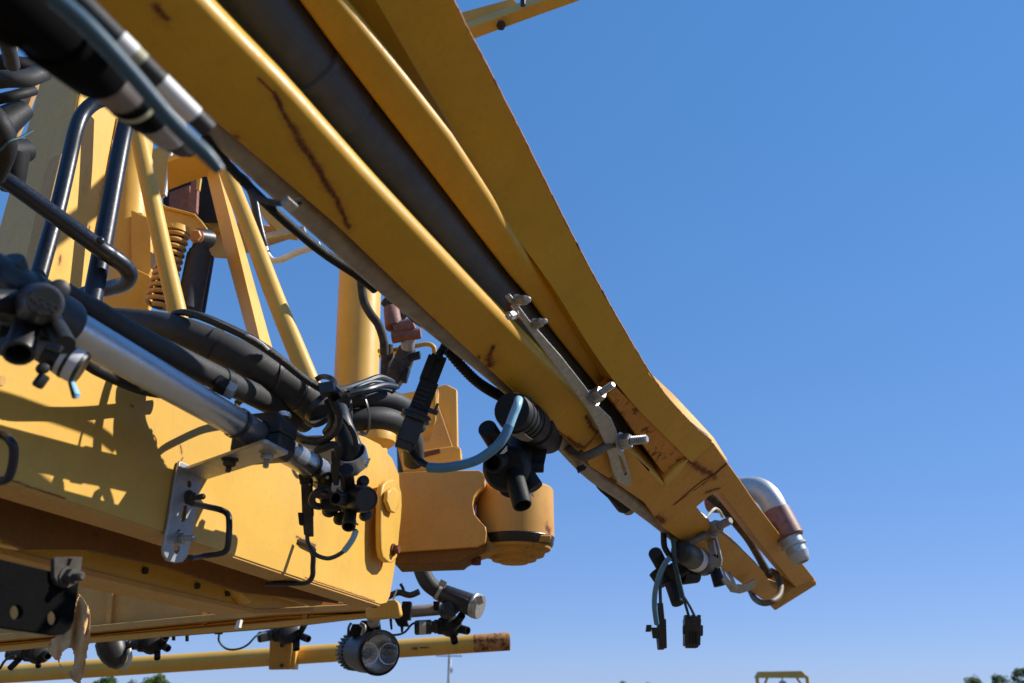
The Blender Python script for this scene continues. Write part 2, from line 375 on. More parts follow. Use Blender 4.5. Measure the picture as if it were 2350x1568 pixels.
# ------------------------------------------------------------------ objects
WO = {}
def tag(o, label, cat=None, group=None, kind=None):
    if label: o['label'] = label
    if cat: o['category'] = cat
    if group: o['group'] = group
    if kind: o['kind'] = kind
    return o
def thing(name, label, cat, at, group=None):
    o = bpy.data.objects.new(name, None); col.objects.link(o); o.location = at; o.empty_display_size = .02
    WO[o.name] = Vector(at); return tag(o, label, cat, group)
def obj(name, geos, mat, parent=None, bev=0.0, seg=2, angle=35, side=None, label=None):
    """geos: one (verts, faces[, n_front]) or a list; mat: one or one per geo; side: material of slab sides"""
    if isinstance(geos, tuple): geos = [geos]
    mats = mat if isinstance(mat, (list, tuple)) else [mat] * len(geos)
    ms = []; vs, fs, mi = [], [], []
    for g, m in zip(geos, mats):
        if m not in ms: ms.append(m)
        o = len(vs); vs += g[0]
        for i, f in enumerate(g[1]):
            fs.append(tuple(q + o for q in f))
            if side is not None and len(g) > 2 and i >= g[2]:
                if side not in ms: ms.append(side)
                mi.append(ms.index(side))
            else: mi.append(ms.index(m))
    if parent is None:
        org = sum((Vector(v) for v in vs), Vector()) / len(vs)
    else: org = WO[parent.name]
    me = bpy.data.meshes.new(name); me.from_pydata([tuple(Vector(v) - org) for v in vs], [], fs)
    bm = bmesh.new(); bm.from_mesh(me); bmesh.ops.recalc_face_normals(bm, faces=bm.faces)
    for f, i in zip(bm.faces, mi): f.material_index = i; f.smooth = True
    bm.to_mesh(me); bm.free()
    for m in ms: me.materials.append(m)
    me.set_sharp_from_angle(angle=R(angle))
    o = bpy.data.objects.new(name, me); col.objects.link(o); WO[o.name] = org
    if parent is None: o.location = org
    else: o.parent = parent
    if bev:
        b = o.modifiers.new('bevel', 'BEVEL'); b.width = bev; b.segments = seg; b.limit_method = 'ANGLE'; b.angle_limit = R(40); b.use_clamp_overlap = True
    if label: o['label'] = label
    return o

# ================================================================== SETTING
g = obj('ground', (
    [Vector((-3000, -3000, 0)), Vector((3000, -3000, 0)), Vector((3000, 3000, 0)), Vector((-3000, 3000, 0))], [(0, 1, 2, 3)]), ground_mat()); g['kind'] = 'structure'

def tree(x, ytop, d, wpx, label, mat, n=2600, seed=1):
    rnd = random.Random(seed); top = W(x, ytop, d); base = Vector((top.x, top.y, 0)); H = top.z; rad = px(wpx, d)
    t = thing('tree', label, 'tree', base, 'trees beyond the yard')
    tr = [sweep([base, base + Vector((.1, 0, H * .35)), base + Vector((.15, .1, H * .75))], [H * .035, H * .025, H * .01], 8)]
    for i in range(6):
        a = rnd.random() * 6.28; s = base + Vector((.1, .05, H * rnd.uniform(.3, .55)))
        tr.append(sweep([s, s + Vector((math.cos(a) * rad * .6, math.sin(a) * rad * .6, H * .25))], [H * .012, H * .004], 6))
    obj('trunk', tr, BARK, t)
    cl = []
    for i in range(30):
        a = rnd.random() * 6.28; rr = rad * rnd.random() ** .5 * .85; hh = H * rnd.uniform(.35, .93)
        rr *= max(.25, 1 - max(0, (hh / H - .55)) * 1.7)
        cl.append((base + Vector((math.cos(a) * rr, math.sin(a) * rr, hh)), rad * rnd.uniform(.16, .34)))
    cl.append((Vector((base.x, base.y, H - rad * .18)), rad * .18))
    vs, fs = [], []
    for i in range(n):
        c, r_ = rnd.choice(cl); v = Vector((rnd.gauss(0, 1), rnd.gauss(0, 1), rnd.gauss(0, 1))).normalized() * r_ * rnd.random() ** .4
        p = c + v; s = rad * rnd.uniform(.035, .085)
        a = Vector((rnd.gauss(0, 1), rnd.gauss(0, 1), rnd.gauss(0, 1))).normalized(); b = a.orthogonal().normalized(); k = len(vs)
        vs += [p + a * s, p + b * s * .6, p - a * s, p - b * s * .6]; fs.append((k, k + 1, k + 2, k + 3))
    obj('crown', (vs, fs), mat, t)
tree(245, 1556, 150, 44, 'round green tree just right of the torn tan sheet, top only', LEAF, seed=2)
tree(365, 1548, 140, 42, 'olive green tree peeking out under the yellow rail near its left end', LEAF2, seed=3)
tree(300, 1564, 170, 30, 'low tree between the round tree and the olive tree under the yellow rail', LEAF2, 1500, seed=13)
tree(1428, 1562, 150, 18, 'tiny treetop left of the distant yellow gantry', LEAF, 900, seed=4)
tree(1485, 1565, 170, 16, 'faint smaller treetop between the tiny treetop and the gantry', LEAF, 700, seed=5)
tree(2232, 1553, 140, 34, 'low green tree, leftmost of the three trees at the right edge', LEAF2, seed=6)
tree(2290, 1548, 135, 32, 'middle tree of the three at the right edge', LEAF, seed=7)
tree(2345, 1533, 130, 42, 'tallest tree at the right edge of the photo', LEAF, seed=8)

# utility pole
d = 115; t0 = W(1031, 1500, d); base = Vector((t0.x, t0.y, 0))
up = thing('utility_pole', 'grey utility pole with crossarm far off beneath the rusty pipe end', 'utility pole', base)
obj('pole', sweep([base, t0], [.2, .13], 10), WOOD, up)
ca = t0 - Z * .35; obj('crossarm', box(ca, Vector((1.9, .2, 0)), Vector((0, .06, 0)), Vector((0, 0, .07))), WOOD, up)
obj('insulator', [lathe(ca + Vector((i, i * .1, .05)), ca + Vector((i, i * .1, .35)), [(0, .04), (.5, .09), (1, .05)], 8) for i in (-1.7, -1.1, 1.1, 1.7)], WHITE, up)
tr_ = W(1031, 1520, d); obj('transformer', lathe(tr_ + Vector((.1, -.25, -.5)), tr_ + Vector((.1, -.25, .4)), [(0, .22), (.9, .22), (1, .12)], 12), WHITE, up)
tr_ = W(1034, 1539, d); obj('equipment_box', box(tr_ + Vector((.15, -.2, 0)), Vector((.22, 0, 0)), Vector((0, .15, 0)), Vector((0, 0, .32))), WHITE, up)

# distant gantry (frame of another machine)
d = 24; G = W(1797, 1556, d); gb = Vector((G.x, G.y, 0))
ga = thing('gantry_frame', 'small yellow gantry frame of another machine far off at the bottom', 'machine frame', gb)
hw = px(62, d)
obj('top_plate', slab([G + Vector((-hw * .85, 0, .18)), G + Vector((hw * .75, 0, .20)), G + Vector((hw * .98, 0, .0)), G + Vector((-hw, 0, 0))], Vector((0, .25, 0))), FARY, ga, .01)
for s in (-1, 1):
    obj('leg', sweep([gb + Vector((s * hw * .97, .1, 0)), G + Vector((s * hw * .93, .1, .02))], .055, 8), FARY, ga)
    obj('brace', sweep([G + Vector((s * hw * .93, .1, -.55)), G + Vector((s * hw * .55, .1, 0))], .035, 8), FARY, ga)
obj('hanging_pulley', [sweep([G + Vector((0, .1, 0)), G + Vector((0, .1, -.08))], .02, 6), lathe(G + Vector((0, 0, -.16)), G + Vector((0, .2, -.16)), [(0, .09), (1, .09)], 14)], STEEL, ga)

# ================================================================== FOLDED BOOM (front, across the picture)
fb = thing('folded_boom', 'long yellow folded boom section crossing diagonally in front of the sky', 'boom', TP(1100, 780))
n_T = TP.n
def resample(pts, m):
    L = [0.0]
    for p, q in zip(pts, pts[1:]): L.append(L[-1] + math.hypot(q[0] - p[0], q[1] - p[1]))
    o = []; k = 0
    for i in range(m):
        t = L[-1] * i / (m - 1)
        while k < len(L) - 2 and L[k + 1] < t: k += 1
        f = (t - L[k]) / max(1e-9, L[k + 1] - L[k]); o.append((pts[k][0] + (pts[k + 1][0] - pts[k][0]) * f, pts[k][1] + (pts[k + 1][1] - pts[k][1]) * f))
    return o
def rolled_bar(name, left, right, pl, thick, rr_, mat, m=26):
    """long bar between two edge lines, its right edge rolled over with a generous radius"""
    secs = []
    for a_, b_ in zip(resample(left, m + 4), resample(right, m + 4)):
        A_, B_ = pl(*a_), pl(*b_); t = (B_ - A_).normalized(); r_ = min(rr_, (B_ - A_).length * .45)
        sec = [A_ + n_T * thick, A_ + n_T * .004, A_ + t * .0012 + n_T * .0012, A_ + t * .004]
        c = B_ - t * r_ + n_T * r_
        for i in range(11):
            an = math.pi / 2 * (1 - i / 10); sec.append(c + t * (math.cos(an) * r_) - n_T * (math.sin(an) * r_))
        sec.append(B_ + n_T * thick); secs.append(sec)
    return obj(name, loft(secs), mat, fb, 0, angle=50)
cl_ = [(-60, -195), (100, -55), (181, 17), (254, 77), (355, 160), (448, 241), (542, 321), (641, 405), (780, 525), (965, 703), (1030, 765), (1120, 845), (1259, 975), (1328, 1036)]
cr_ = [(265, -230), (430, -58), (486, 0), (571, 90), (670, 192), (764, 298), (866, 413), (972, 527), (1079, 641), (1161, 726), (1283, 849), (1379, 945), (1382, 985)]
rolled_bar('lower_chord', cl_, cr_, TP, .046, .0175, YEL_T)
TPi = TP.off(.050)
ml_ = [(490, -232), (640, -58), (690, 0), (776, 119), (952, 348), (1083, 519), (1177, 641), (1210, 677), (1283, 779), (1386, 906), (1447, 976), (1530, 1095)]
mr_ = [(590, -250), (748, -58), (800, 0), (931, 164), (1044, 311), (1134, 450), (1189, 544), (1267, 657), (1402, 865), (1480, 950), (1560, 1040)]
rolled_bar('middle_chord', ml_, mr_, TPi, .034, .0135, YEL_T)
# outer angle: flange with rusted edge, web rising behind the fold
fold = [(695, -240), (820, -60), (862, 0), (950, 150), (1046, 311), (1120, 440), (1185, 544), (1267, 657), (1340, 775), (1402, 865), (1460, 935), (1529, 1004), (1590, 1065)]
edge = spline([(1640, 1020), (1570, 957), (1488, 853), (1340, 595), (1173, 264), (1038, 0), (930, -240)], 6)
def fo(y):
    t = max(0.0, min(1.0, (y - 330) / 650)); return .080 * (1 - t * t * (3 - 2 * t))
fsec = []
for a_, b_ in zip(resample(spline(fold, 5), 46), resample(edge[::-1], 46)):
    A_, B_ = TP.off(fo(a_[1]))(*a_), TP.off(fo(b_[1]))(*b_); fsec.append([A_, B_, B_ + n_T * .007, A_ + n_T * .007])
obj('outer_flange', loft(fsec), YEL_T, fb, 0, angle=40)
TPw = TP.off(.006)
midx = [(610, -250), (760, -60), (800, 0), (925, 164), (1042, 311), (1130, 450), (1180, 544), (1248, 657), (1320, 775), (1380, 865), (1440, 935), (1500, 1004), (1560, 1065)]
web = []
for p, m_ in zip(fold, midx):
    a_ = TP.off(.006 + fo(p[1]))(p[0] + 3, p[1]); b_ = TP.off(.030 + max(.055, fo(p[1])))(m_[0] - 22, m_[1] + 6); web.append([a_, b_, b_ + n_T * .006, a_ + n_T * .006])
obj('outer_web', loft(web), YEL_T, fb, 0)
rnd = random.Random(3); ed = spline([tuple(TP.off(fo(p[1]))(*p)) for p in edge[1:]], 22)
obj('rusted_edge', sweep([Vector(p) + n_T * .003 + TA * (.0006 + .0006 * noise.noise(Vector(p) * 90)) for p in ed], [.0027 + .0005 * noise.noise(Vector(p) * 120) for p in ed], 10), RUSTY, fb)
# strip of the upper plate that flares out past the rusted edge and catches the sun
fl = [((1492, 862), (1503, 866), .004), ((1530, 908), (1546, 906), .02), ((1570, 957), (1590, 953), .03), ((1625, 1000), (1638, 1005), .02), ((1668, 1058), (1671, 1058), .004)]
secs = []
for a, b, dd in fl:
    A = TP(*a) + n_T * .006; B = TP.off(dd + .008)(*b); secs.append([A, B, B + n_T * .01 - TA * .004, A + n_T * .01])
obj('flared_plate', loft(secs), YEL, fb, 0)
# end frame
out = [(1353, 1070), (1407, 1105), (1480, 1155), (1518, 1209), (1562, 1241), (1606, 1264), (1731, 1363), (1765, 1388), (1779, 1400), (1873, 1341), (1870, 1330), (1800, 1240), (1731, 1150), (1700, 1104), (1669, 1061), (1640, 1020), (1590, 1062), (1578, 1053), (1521, 1113), (1448, 1035), (1385, 985), (1340, 1035)]
hole = [(1599, 1164), (1628, 1139), (1649, 1130), (1654, 1131), (1700, 1190), (1760, 1268), (1827, 1349), (1805, 1363), (1776, 1352), (1754, 1315), (1700, 1262), (1636, 1212)]
TPf = TP.off(-.0015)
obj('end_frame', slab([TPf(*p) for p in out], n_T * .05, [[TPf(*p) for p in hole]]), YEL_F, fb, .002, 2, side=YEL_R)
obj('end_cap', slab([TPf.off(-.003)(*p) for p in [(1768, 1391), (1779, 1402), (1875, 1342), (1873, 1332), (1822, 1352), (1800, 1366)]], n_T * .075), YEL_R, fb, .004)
# seam welds
obj('weld_seam', [sweep([TPf.off(-.001)(*p) for p in pp], [px(1.1, 1.8)] * len(pp), 8) for pp in ([(1547, 1159), (1580, 1130), (1612, 1104), (1640, 1088), (1669, 1063)],)], BARE, fb)
iw = [(1640, 1122), (1654, 1131), (1700, 1190), (1760, 1268), (1827, 1349)]
obj('inner_web', loft([[TPf.off(.001)(*p), TPf(*p) + n_T * .055 - TA * .012, TPf(*p) + n_T * .055 - TA * .006, TPf.off(.001)(p[0] + 8, p[1] - 2)] for p in iw]), YEL_R, fb, 0)
# rusty web around the window and its sunlit lip
obj('window_web', slab([TP.off(.004)(*p) for p in [(1394, 908), (1412, 888), (1500, 970), (1580, 1052), (1530, 1098), (1450, 985)]], n_T * .03), YEL_W, fb, .002)
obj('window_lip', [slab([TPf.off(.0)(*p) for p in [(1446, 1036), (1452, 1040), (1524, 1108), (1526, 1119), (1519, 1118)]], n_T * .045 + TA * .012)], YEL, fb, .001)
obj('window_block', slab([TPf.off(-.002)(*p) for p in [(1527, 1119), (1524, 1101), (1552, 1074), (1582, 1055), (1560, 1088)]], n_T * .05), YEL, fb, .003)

# hose inside the boom
def off_edge(pts, rr, side=1, dz=.05, pl=None):
    """centre points of a tube whose right edge follows pts"""
    pl = pl or TP; o = []
    for i, p in enumerate(pts):
        a = pts[max(0, i - 1)]; b = pts[min(len(pts) - 1, i + 1)]; dx, dy = b[0] - a[0], b[1] - a[1]; L = math.hypot(dx, dy)
        q_ = pl.off(dz); cx_, cy_ = p
        for _ in range(6):
            dd = dep(q_(cx_, cy_)); r_ = rr * F / dd; cx_, cy_ = p[0] - dy / L * r_ * side, p[1] + dx / L * r_ * side
        o.append((cx_, cy_, dd))
    return o
re = [(545, -230), (655, -60), (700, 5), (776, 110), (870, 240), (962, 350), (1090, 519), (1182, 641), (1283, 770), (1386, 895), (1455, 975), (1535, 1080)]
cen = off_edge(re, .042, 1, .088)
bh = thing('boom_hose', 'thick black ribbed-jacket hose lying inside the folded boom', 'hose', W(*cen[4]))
RUBB = simple('boom_hose_rubber', (.062, .066, .073), .55, 0, .2, 30, .2, .25, (.10, .09, .08), spec=.4)
obj('hose_jacket', tube(cen, .042, 36), RUBB, bh)
c0 = W(*cen[3]); c1 = W(*cen[4]); c0 = c0.lerp(c1, -.12)
ax = (c1 - c0).normalized()
obj('overlap_collar', lathe(c0 + ax * .003, c0 + ax * .075, [(0, .0425), (.03, .0458), (.12, .0462), (.16, .0444), (.95, .0440), (1, .0425)], 40), RUBB, bh)

# dull tube and loom clipped under the boom's near edge
le = [(300, 190), (452, 300), (641, 470), (837, 643), (965, 750), (1107, 862), (1200, 945)]
rr = .0165
cen2 = off_edge(le, rr, -1, .038)
cen2 = cen2 + [(1345, 1072, 1.50), (1430, 1135, 1.66), (1508, 1195, 1.84), (1556, 1236, 1.99)]
ut = thing('boom_spray_tube', 'dull grey-brown metal spray tube fixed along the near edge of the folded boom', 'pipe', W(*cen2[3]))
obj('tube_wall', tube(cen2, rr, 24), DULL, ut)
for a, b, r_ in [((588, 452), (700, 492), 10)]:
    obj('wire_clip', [tube([(575, 440, .84), (600, 458, .80), (640, 466, .78), (690, 462, .79)], None, 8, rpx=8), box(W(664, 470, .775), TD * .007, TA * .005, n_T * .003)], [DUST, STEEL], ut)
lm = thing('corrugated_loom', 'black corrugated cable loom sagging under the dull boom tube', 'cable', W(700, 560, .98))
def corr(pts, rpx_, n=14, step=.0045, amp=.16, k=14):
    w_ = [(*W(*p[:3]), (p[3] if len(p) > 3 else rpx_) * p[2] / F) for p in pts]; s = spline(w_, k)
    o, rs = [], []; acc = 0
    for i in range(len(s) - 1):
        a, b = Vector(s[i][:3]), Vector(s[i + 1][:3]); L = (b - a).length; m = max(1, int(L / (step / 2)))
        for j in range(m):
            o.append(a.lerp(b, j / m)); rs.append(s[i][3] * (1 - amp * (len(o) % 2)))
    return sweep(o, rs, n)
obj('loom_sleeve', [corr([(470, 318, .76), (545, 402, .84), (618, 474, .92), (686, 535, .99), (748, 584, 1.05), (818, 630, 1.12), (862, 665, 1.16)], 11.5, step=.0035, amp=.12), corr([(1024, 800, 1.20), (1060, 842, 1.22), (1100, 880, 1.25), (1150, 910, 1.30), (1190, 925, 1.33)], 13)], BLK2, lm)

# ------------------------------------------------------------------ slotted straps and their U-bolts
def strap(name, spine, wd, th, mat, parent, nrm, slots=()):
    """flat bar following world points; nrm = direction of its width"""
    secs = []
    for i, p in enumerate(spine):
        a = spine[max(0, i - 1)]; b = spine[min(len(spine) - 1, i + 1)]; t = (b - a).normalized(); wv = (nrm - t * nrm.dot(t)).normalized(); tv = t.cross(wv)
        w_ = wd[i] if hasattr(wd, '__len__') else wd
        secs.append([p + wv * w_ + tv * th, p - wv * w_ + tv * th, p - wv * w_ - tv * th, p + wv * w_ - tv * th])
    return obj(name, loft(secs), mat, parent, .0006)
sa = thing('slotted_strap', 'large zinc slotted strap bolted along the dark gap of the folded boom', 'bracket', TP(1349, 910), 'slotted straps on the boom')
dT = lambda x, y, t=0: dep(TP(x, y)) + t
TS = TP.off(-.020)
blade = [(1163, 684), (1173, 678), (1215, 735), (1290, 820), (1345, 890), (1375, 933), (1403, 960), (1415, 988), (1422, 1015), (1434, 1048), (1448, 1095), (1447, 1118), (1437, 1118), (1418, 1106), (1408, 1086), (1400, 1055), (1388, 1020), (1372, 982), (1350, 943), (1330, 915), (1262, 825), (1200, 740)]
slot = [(1419, 1046), (1425, 1050), (1440, 1088), (1435, 1094), (1427, 1074)]
obj('slotted_blade', slab([TS(*p) for p in blade], n_T * .006, [[TS(*p) for p in slot]]), STEEL, sa, .0012)
obj('rust_bead', sweep([TS(1166, 700), TS(1180, 722), TS(1196, 735)], [.004, .005, .003], 10), BARE, sa)
def bolt(parent, a, b, r_h, h_px, r_s, len_px, mat=STEEL, washer=True, head=6):
    if a[2] is None: a = (a[0], a[1], dep(TS(a[0], a[1]))); b = (b[0], b[1], a[2] - .03)
    """hex nut at a (x,y,d) facing b (x,y,d), stud continuing to b"""
    A, B = W(*a), W(*b); dv = (B - A).normalized(); gs = []
    rh = px(r_h, a[2]); hh = (B - A).length * h_px
    if washer: gs.append(lathe(A - dv * rh * .12, A + dv * rh * .12, [(0, rh * 1.22), (1, rh * 1.22)], 24))
    gs.append(hexnut(A + dv * rh * .12, dv, rh, hh)); gs.append(stud(A, dv, px(r_s, a[2]), (B - A).length))
    return obj('bolt', gs, mat, parent)
bolt(sa, (1186, 690, None), (1214, 688, 0), 12, .75, 7, 1)
bolt(sa, (1178, 722, None), (1166, 726, 0), 11, .8, 6, 1)
bolt(sa, (1228, 744, None), (1252, 737, 0), 11, .6, 6, 1)
bolt(sa, (1360, 914, None), (1408, 882, 0), 17, .42, 8, 1)
bolt(sa, (1424, 1014, None), (1486, 1008, 0), 18, .36, 10, 1)
ub = thing('u_bolt', 'grey bent U-bolt rod wrapped under the end of the near chord', 'u-bolt', W(1310, 1040, 1.42), 'u-bolts on the boom')
obj('rod', tube([(1278, 985, 1.47), (1286, 1008, 1.44), (1302, 1030, 1.41), (1322, 1045, 1.39), (1342, 1048, 1.38), (1368, 1037, 1.39), (1400, 1020, 1.42), (1428, 1015, 1.44)], None, 16, rpx=10.5), ROD, ub)

sb = thing('slotted_strap', 'small dull slotted strap on the boom end above the hanging connectors', 'bracket', TP(1625, 1227), 'slotted straps on the boom')
bl2 = Pl(W(1625, 1235, 1.98), (W(1625, 1235, 1.98) - EYE).normalized() + Vector((.8, 0, .1)))
obj('flat_bar', slab([bl2(*p) for p in [(1582, 1172), (1590, 1165), (1612, 1180), (1624, 1192), (1630, 1205), (1641, 1225), (1651, 1262), (1656, 1285), (1654, 1300), (1646, 1305), (1632, 1294), (1627, 1270), (1622, 1240), (1608, 1208)]], bl2.n * .006, [[bl2(*p) for p in [(1637, 1240), (1640, 1242), (1646, 1270), (1644, 1277), (1640, 1262)]]]), STEEL, sb, .001)
bolt(sb, (1632, 1216, 1.95), (1677, 1194, 1.90), 16, .42, 9, 1, DULL)
ub = thing('u_bolt', 'brown-grey U-bolt rod under the boom end beside the small strap', 'u-bolt', W(1580, 1240, 1.9), 'u-bolts on the boom')
obj('rod', tube([(1532, 1205, 2.0), (1540, 1226, 1.95), (1554, 1241, 1.91), (1574, 1248, 1.89), (1594, 1241, 1.90), (1618, 1227, 1.93)], None, 14, rpx=8), ROD, ub)
ub = thing('u_bolt', 'dull U-bolt rod clamped around the very tip of the boom', 'u-bolt', W(1750, 1372, 2.4), 'u-bolts on the boom')
obj('rod', tube([(1722, 1355, 2.5), (1732, 1374, 2.45), (1750, 1384, 2.38), (1770, 1381, 2.36), (1786, 1370, 2.4), (1792, 1352, 2.44), (1789, 1334, 2.48), (1780, 1316, 2.50), (1768, 1310, 2.5)], None, 14, rpx=7), ROD, ub)
sc_ = thing('strap_loop', 'bent zinc strap loop under the boom end near its tip', 'strap', W(1690, 1345, 2.3))
strap('flat_bar', [W(*p) for p in [(1655, 1300, 2.25), (1662, 1318, 2.25), (1672, 1340, 2.25), (1684, 1350, 2.26), (1700, 1352, 2.27), (1716, 1347, 2.28), (1732, 1338, 2.29)]], .016, .002, PLATE, sc_, Vector((.35, .8, -.5)))
wp = obj('rod_end', tube([(1660, 1300, 2.25), (1680, 1330, 2.2), (1688, 1352, 2.2)], None, 8, rpx=5), STEEL, sc_)

# galvanised elbow behind the boom end
ge = thing('pipe_elbow', 'galvanised pipe elbow with red-brown coupling sticking out behind the boom end', 'pipe fitting', W(1760, 1130, 2.3))
obj('elbow', tube([(1660, 1150, 2.42, 30), (1690, 1128, 2.42, 30), (1718, 1122, 2.4, 27), (1742, 1125, 2.36, 28), (1762, 1140, 2.33, 28.5), (1776, 1163, 2.31, 28.5), (1786, 1187, 2.30, 28)], None, 28), GALV, ge)
A, B = W(1779, 1172, 2.30), W(1812, 1236, 2.25); rr_ = px(33, 2.3)
obj('coupling', lathe(A, B, [(0, rr_ * .9), (.03, rr_), (.95, rr_ * 1.04), (1, rr_ * .95)], 30), COPPER, ge)
A, B = W(1812, 1236, 2.25), W(1842, 1291, 2.21)
obj('hose_barb', lathe(A, B, [(0, px(27, 2.25)), (.26, px(26, 2.25)), (.28, px(30, 2.25)), (.36, px(29, 2.25)), (.38, px(24, 2.23)), (.60, px(23, 2.23)), (.62, px(25.5, 2.23)), (.86, px(21, 2.2)), (.97, px(18, 2.2)), (1, px(15, 2.2)), (.99, px(13, 2.2)), (.6, px(12, 2.2))], 28), GALV, ge)
obj('feed_pipe', tube([(1628, 1150, 2.45, 26), (1660, 1150, 2.42, 28)], None, 20), BRONZE, ge)
ck = thing('cable_loom', 'dirty brown cable loom running along the inner side of the boom end', 'cable', W(1700, 1220, 2.35))
obj('sleeve', corr([(1622, 1132, 2.3, 12), (1656, 1160, 2.35, 13), (1690, 1200, 2.4, 12), (1718, 1238, 2.5, 10), (1742, 1280, 2.6, 9), (1760, 1312, 2.65, 10), (1780, 1330, 2.7, 10)], 12, step=.012), DUST, ck)
ws = thing('steel_wire', 'thin bent steel wire beside the small slotted strap', 'wire', W(1635, 1180, 2.0))
obj('wire', tube([(1618, 1192, 2.0), (1628, 1180, 2.02), (1640, 1168, 2.05), (1650, 1172, 2.1), (1658, 1186, 2.15)], None, 8, rpx=3.4), STEEL, ws)

# bright yellow crossbeam at the top edge
tb = thing('top_crossbeam', 'yellow channel crossbeam poking out at the top behind the folded boom', 'beam', W(1180, 50, 2.2))
q = lambda pts, d0: [W(x, y, d0) for x, y in pts]
lo = Pl(W(1200, 50, 2.2), (0, .55, .84)); hi = Pl(W(1130, 45, 2.25), (.2, .9, .25))
obj('lower_flange', slab([lo(*p) for p in [(1060, 70), (1200, 19), (1330, -30), (1360, -20), (1330, 2), (1210, 45), (1080, 93), (1040, 108)]], Vector((0, .02, .05))), YEL, tb, .003)
obj('web', slab([hi(*p) for p in [(1040, 40), (1060, 28), (1176, -4), (1206, 22), (1076, 66), (1040, 80)]], Vector((0, .012, .0))), YEL, tb, .002)
obj('bolt', hexnut(lo(1150, 57), -lo.n, px(11, 2.2), .02, 6), DUST, tb)
obj('pin', sweep([W(1200, -20, 2.15), W(1200, 14, 2.15)], px(6, 2.15), 12), NAVY, tb)

# ================================================================== MAIN BOOM ARM
PB = PV(-.74); nB = -V
ma = thing('main_boom_arm', 'broad sunlit yellow steel boom arm with pivot link on the left', 'boom arm', PB(500, 1150))
face = [(-120, 585), (-40, 630), (150, 745), (350, 850), (560, 958), (640, 985), (700, 1000), (790, 998), (820, 998), (838, 1003), (872, 1020), (900, 1052), (916, 1090), (919, 1180), (912, 1250), (905, 1310), (895, 1368), (888, 1383), (872, 1387), (700, 1331), (380, 1221), (150, 1147), (0, 1098), (-120, 1055)]
obj('side_plate', slab([PB(*p) for p in face], nB * .012), YEL_A, ma, .002, 3)
bot = [(-120, 1057), (0, 1099), (150, 1148), (380, 1222), (700, 1332), (872, 1388)]
PB2 = PB.off(.002)
secs = []
for p in bot:
    P = PB2(*p); secs.append([P + Z * .004, P + nB * .055 + Z * .004, P + nB * .055 - Z * .0035, P - Z * .0035])
obj('bottom_flange', loft(secs), YEL_D, ma, .001)
top = [(-120, 585), (150, 745), (560, 962)]
obj('top_flange', loft([[PB2(*p), PB2(*p) + nB * .16, PB2(*p) + nB * .16 - Z * .01, PB2(*p) - Z * .01] for p in top]), YEL, ma, .001)
obj('rear_plate', slab([PB(*p) + nB * .16 for p in face], nB * .012), YEL_D, ma, .002)
obj('end_rim', loft([[PB(*p) + nB * .01, PB(*p) + nB * .165, PB(p[0] - 6, p[1]) + nB * .165, PB(p[0] - 6, p[1]) + nB * .01] for p in [(835, 1007), (872, 1022), (899, 1054), (914, 1092), (917, 1180), (910, 1250), (903, 1310), (893, 1366)]]), YEL, ma)
# pivot link
lk = [(902, 1100), (890, 1103), (880, 1113), (875, 1132), (875, 1160), (874, 1210), (875, 1260), (879, 1280), (890, 1291), (903, 1291), (912, 1280), (914, 1262), (917, 1225), (921, 1190), (923, 1160), (922, 1130), (915, 1108)]
PL = PV(-.74 + .030)
def hexb(p, d, r, h, mat, parent, name='bolt'):
    return obj(name, [lathe(p, p + d * h * .25, [(0, r * 1.35), (1, r * 1.35)], 24), hexnut(p + d * h * .25, d, r, h * .75)], mat, parent)
obj('pivot_link', slab([PL(*p) for p in lk], nB * .014), YEL, ma, .004, 3)
obj('pivot_pin', lathe(PL(900, 1146), PL(900, 1146) + V * .009, [(0, px(25, 1.75)), (.8, px(25, 1.75)), (1, px(21, 1.75))], 30), YEL, ma, .001)
obj('pivot_cap', slab([PL.off(-.013)(*p) for p in [(902, 1118), (891, 1128), (888, 1150), (896, 1172), (908, 1178), (914, 1160), (912, 1132)]], nB * .01), YEL, ma, .003)
hexb(PL(901, 1262), V, px(10, 1.75), .016, BARE, ma, 'link_bolt')
obj('slot_hole', slab([PB.off(-.001)(*p) for p in [(683, 1238), (690, 1237), (722, 1254), (726, 1262), (724, 1272), (716, 1270), (690, 1257), (683, 1250)]], nB * .001), OIL, ma)
obj('paint_chip', slab([PB.off(-.001)(*p) for p in [(0, 862), (9, 861), (14, 868), (14, 880), (8, 886), (0, 884)]], nB * .001), YEL_D, ma)

# knuckle and hinge arm beyond it
PK = PV(-.80)
ha = thing('hinge_arm', 'yellow hinge arm ending in a rust-streaked vertical knuckle barrel', 'hinge', PK(1010, 1180))
arm = [(905, 1085), (1000, 1080), (1098, 1079), (1110, 1086), (1114, 1098), (1112, 1110), (1098, 1122), (1088, 1138), (1085, 1158), (1090, 1182), (1104, 1199), (1115, 1210), (1117, 1225), (1114, 1246), (1096, 1255), (905, 1268)]
PK = PY(1.93)
obj('arm_plate', slab([PK(*p) for p in arm], Vector((0, .10, 0))), YEL_K, ha, .005, 3)
obj('arm_base', slab([PY(1.94)(*p) for p in [(905, 1262), (1060, 1254), (1118, 1244), (1112, 1262), (1068, 1283), (1058, 1291), (905, 1296)]], Vector((0, .13, 0))), YEL_SHADE, ha, .004, side=YEL_SHADE)
kc = PY(2.0)(1180, 1170); kz0 = PY(2.0)(1180, 1228).z; kz1 = PY(2.0)(1180, 1112).z; kr = px(91, 2.06)
obj('knuckle_barrel', lathe(Vector((kc.x, 2.06, kz0)), Vector((kc.x, 2.06, kz1)), [(0, kr * .97), (.02, kr), (.97, kr), (1, kr * .97), (1, kr * .80), (1.05, kr * .78), (1.07, kr * .70)], 48), YEL_K, ha)
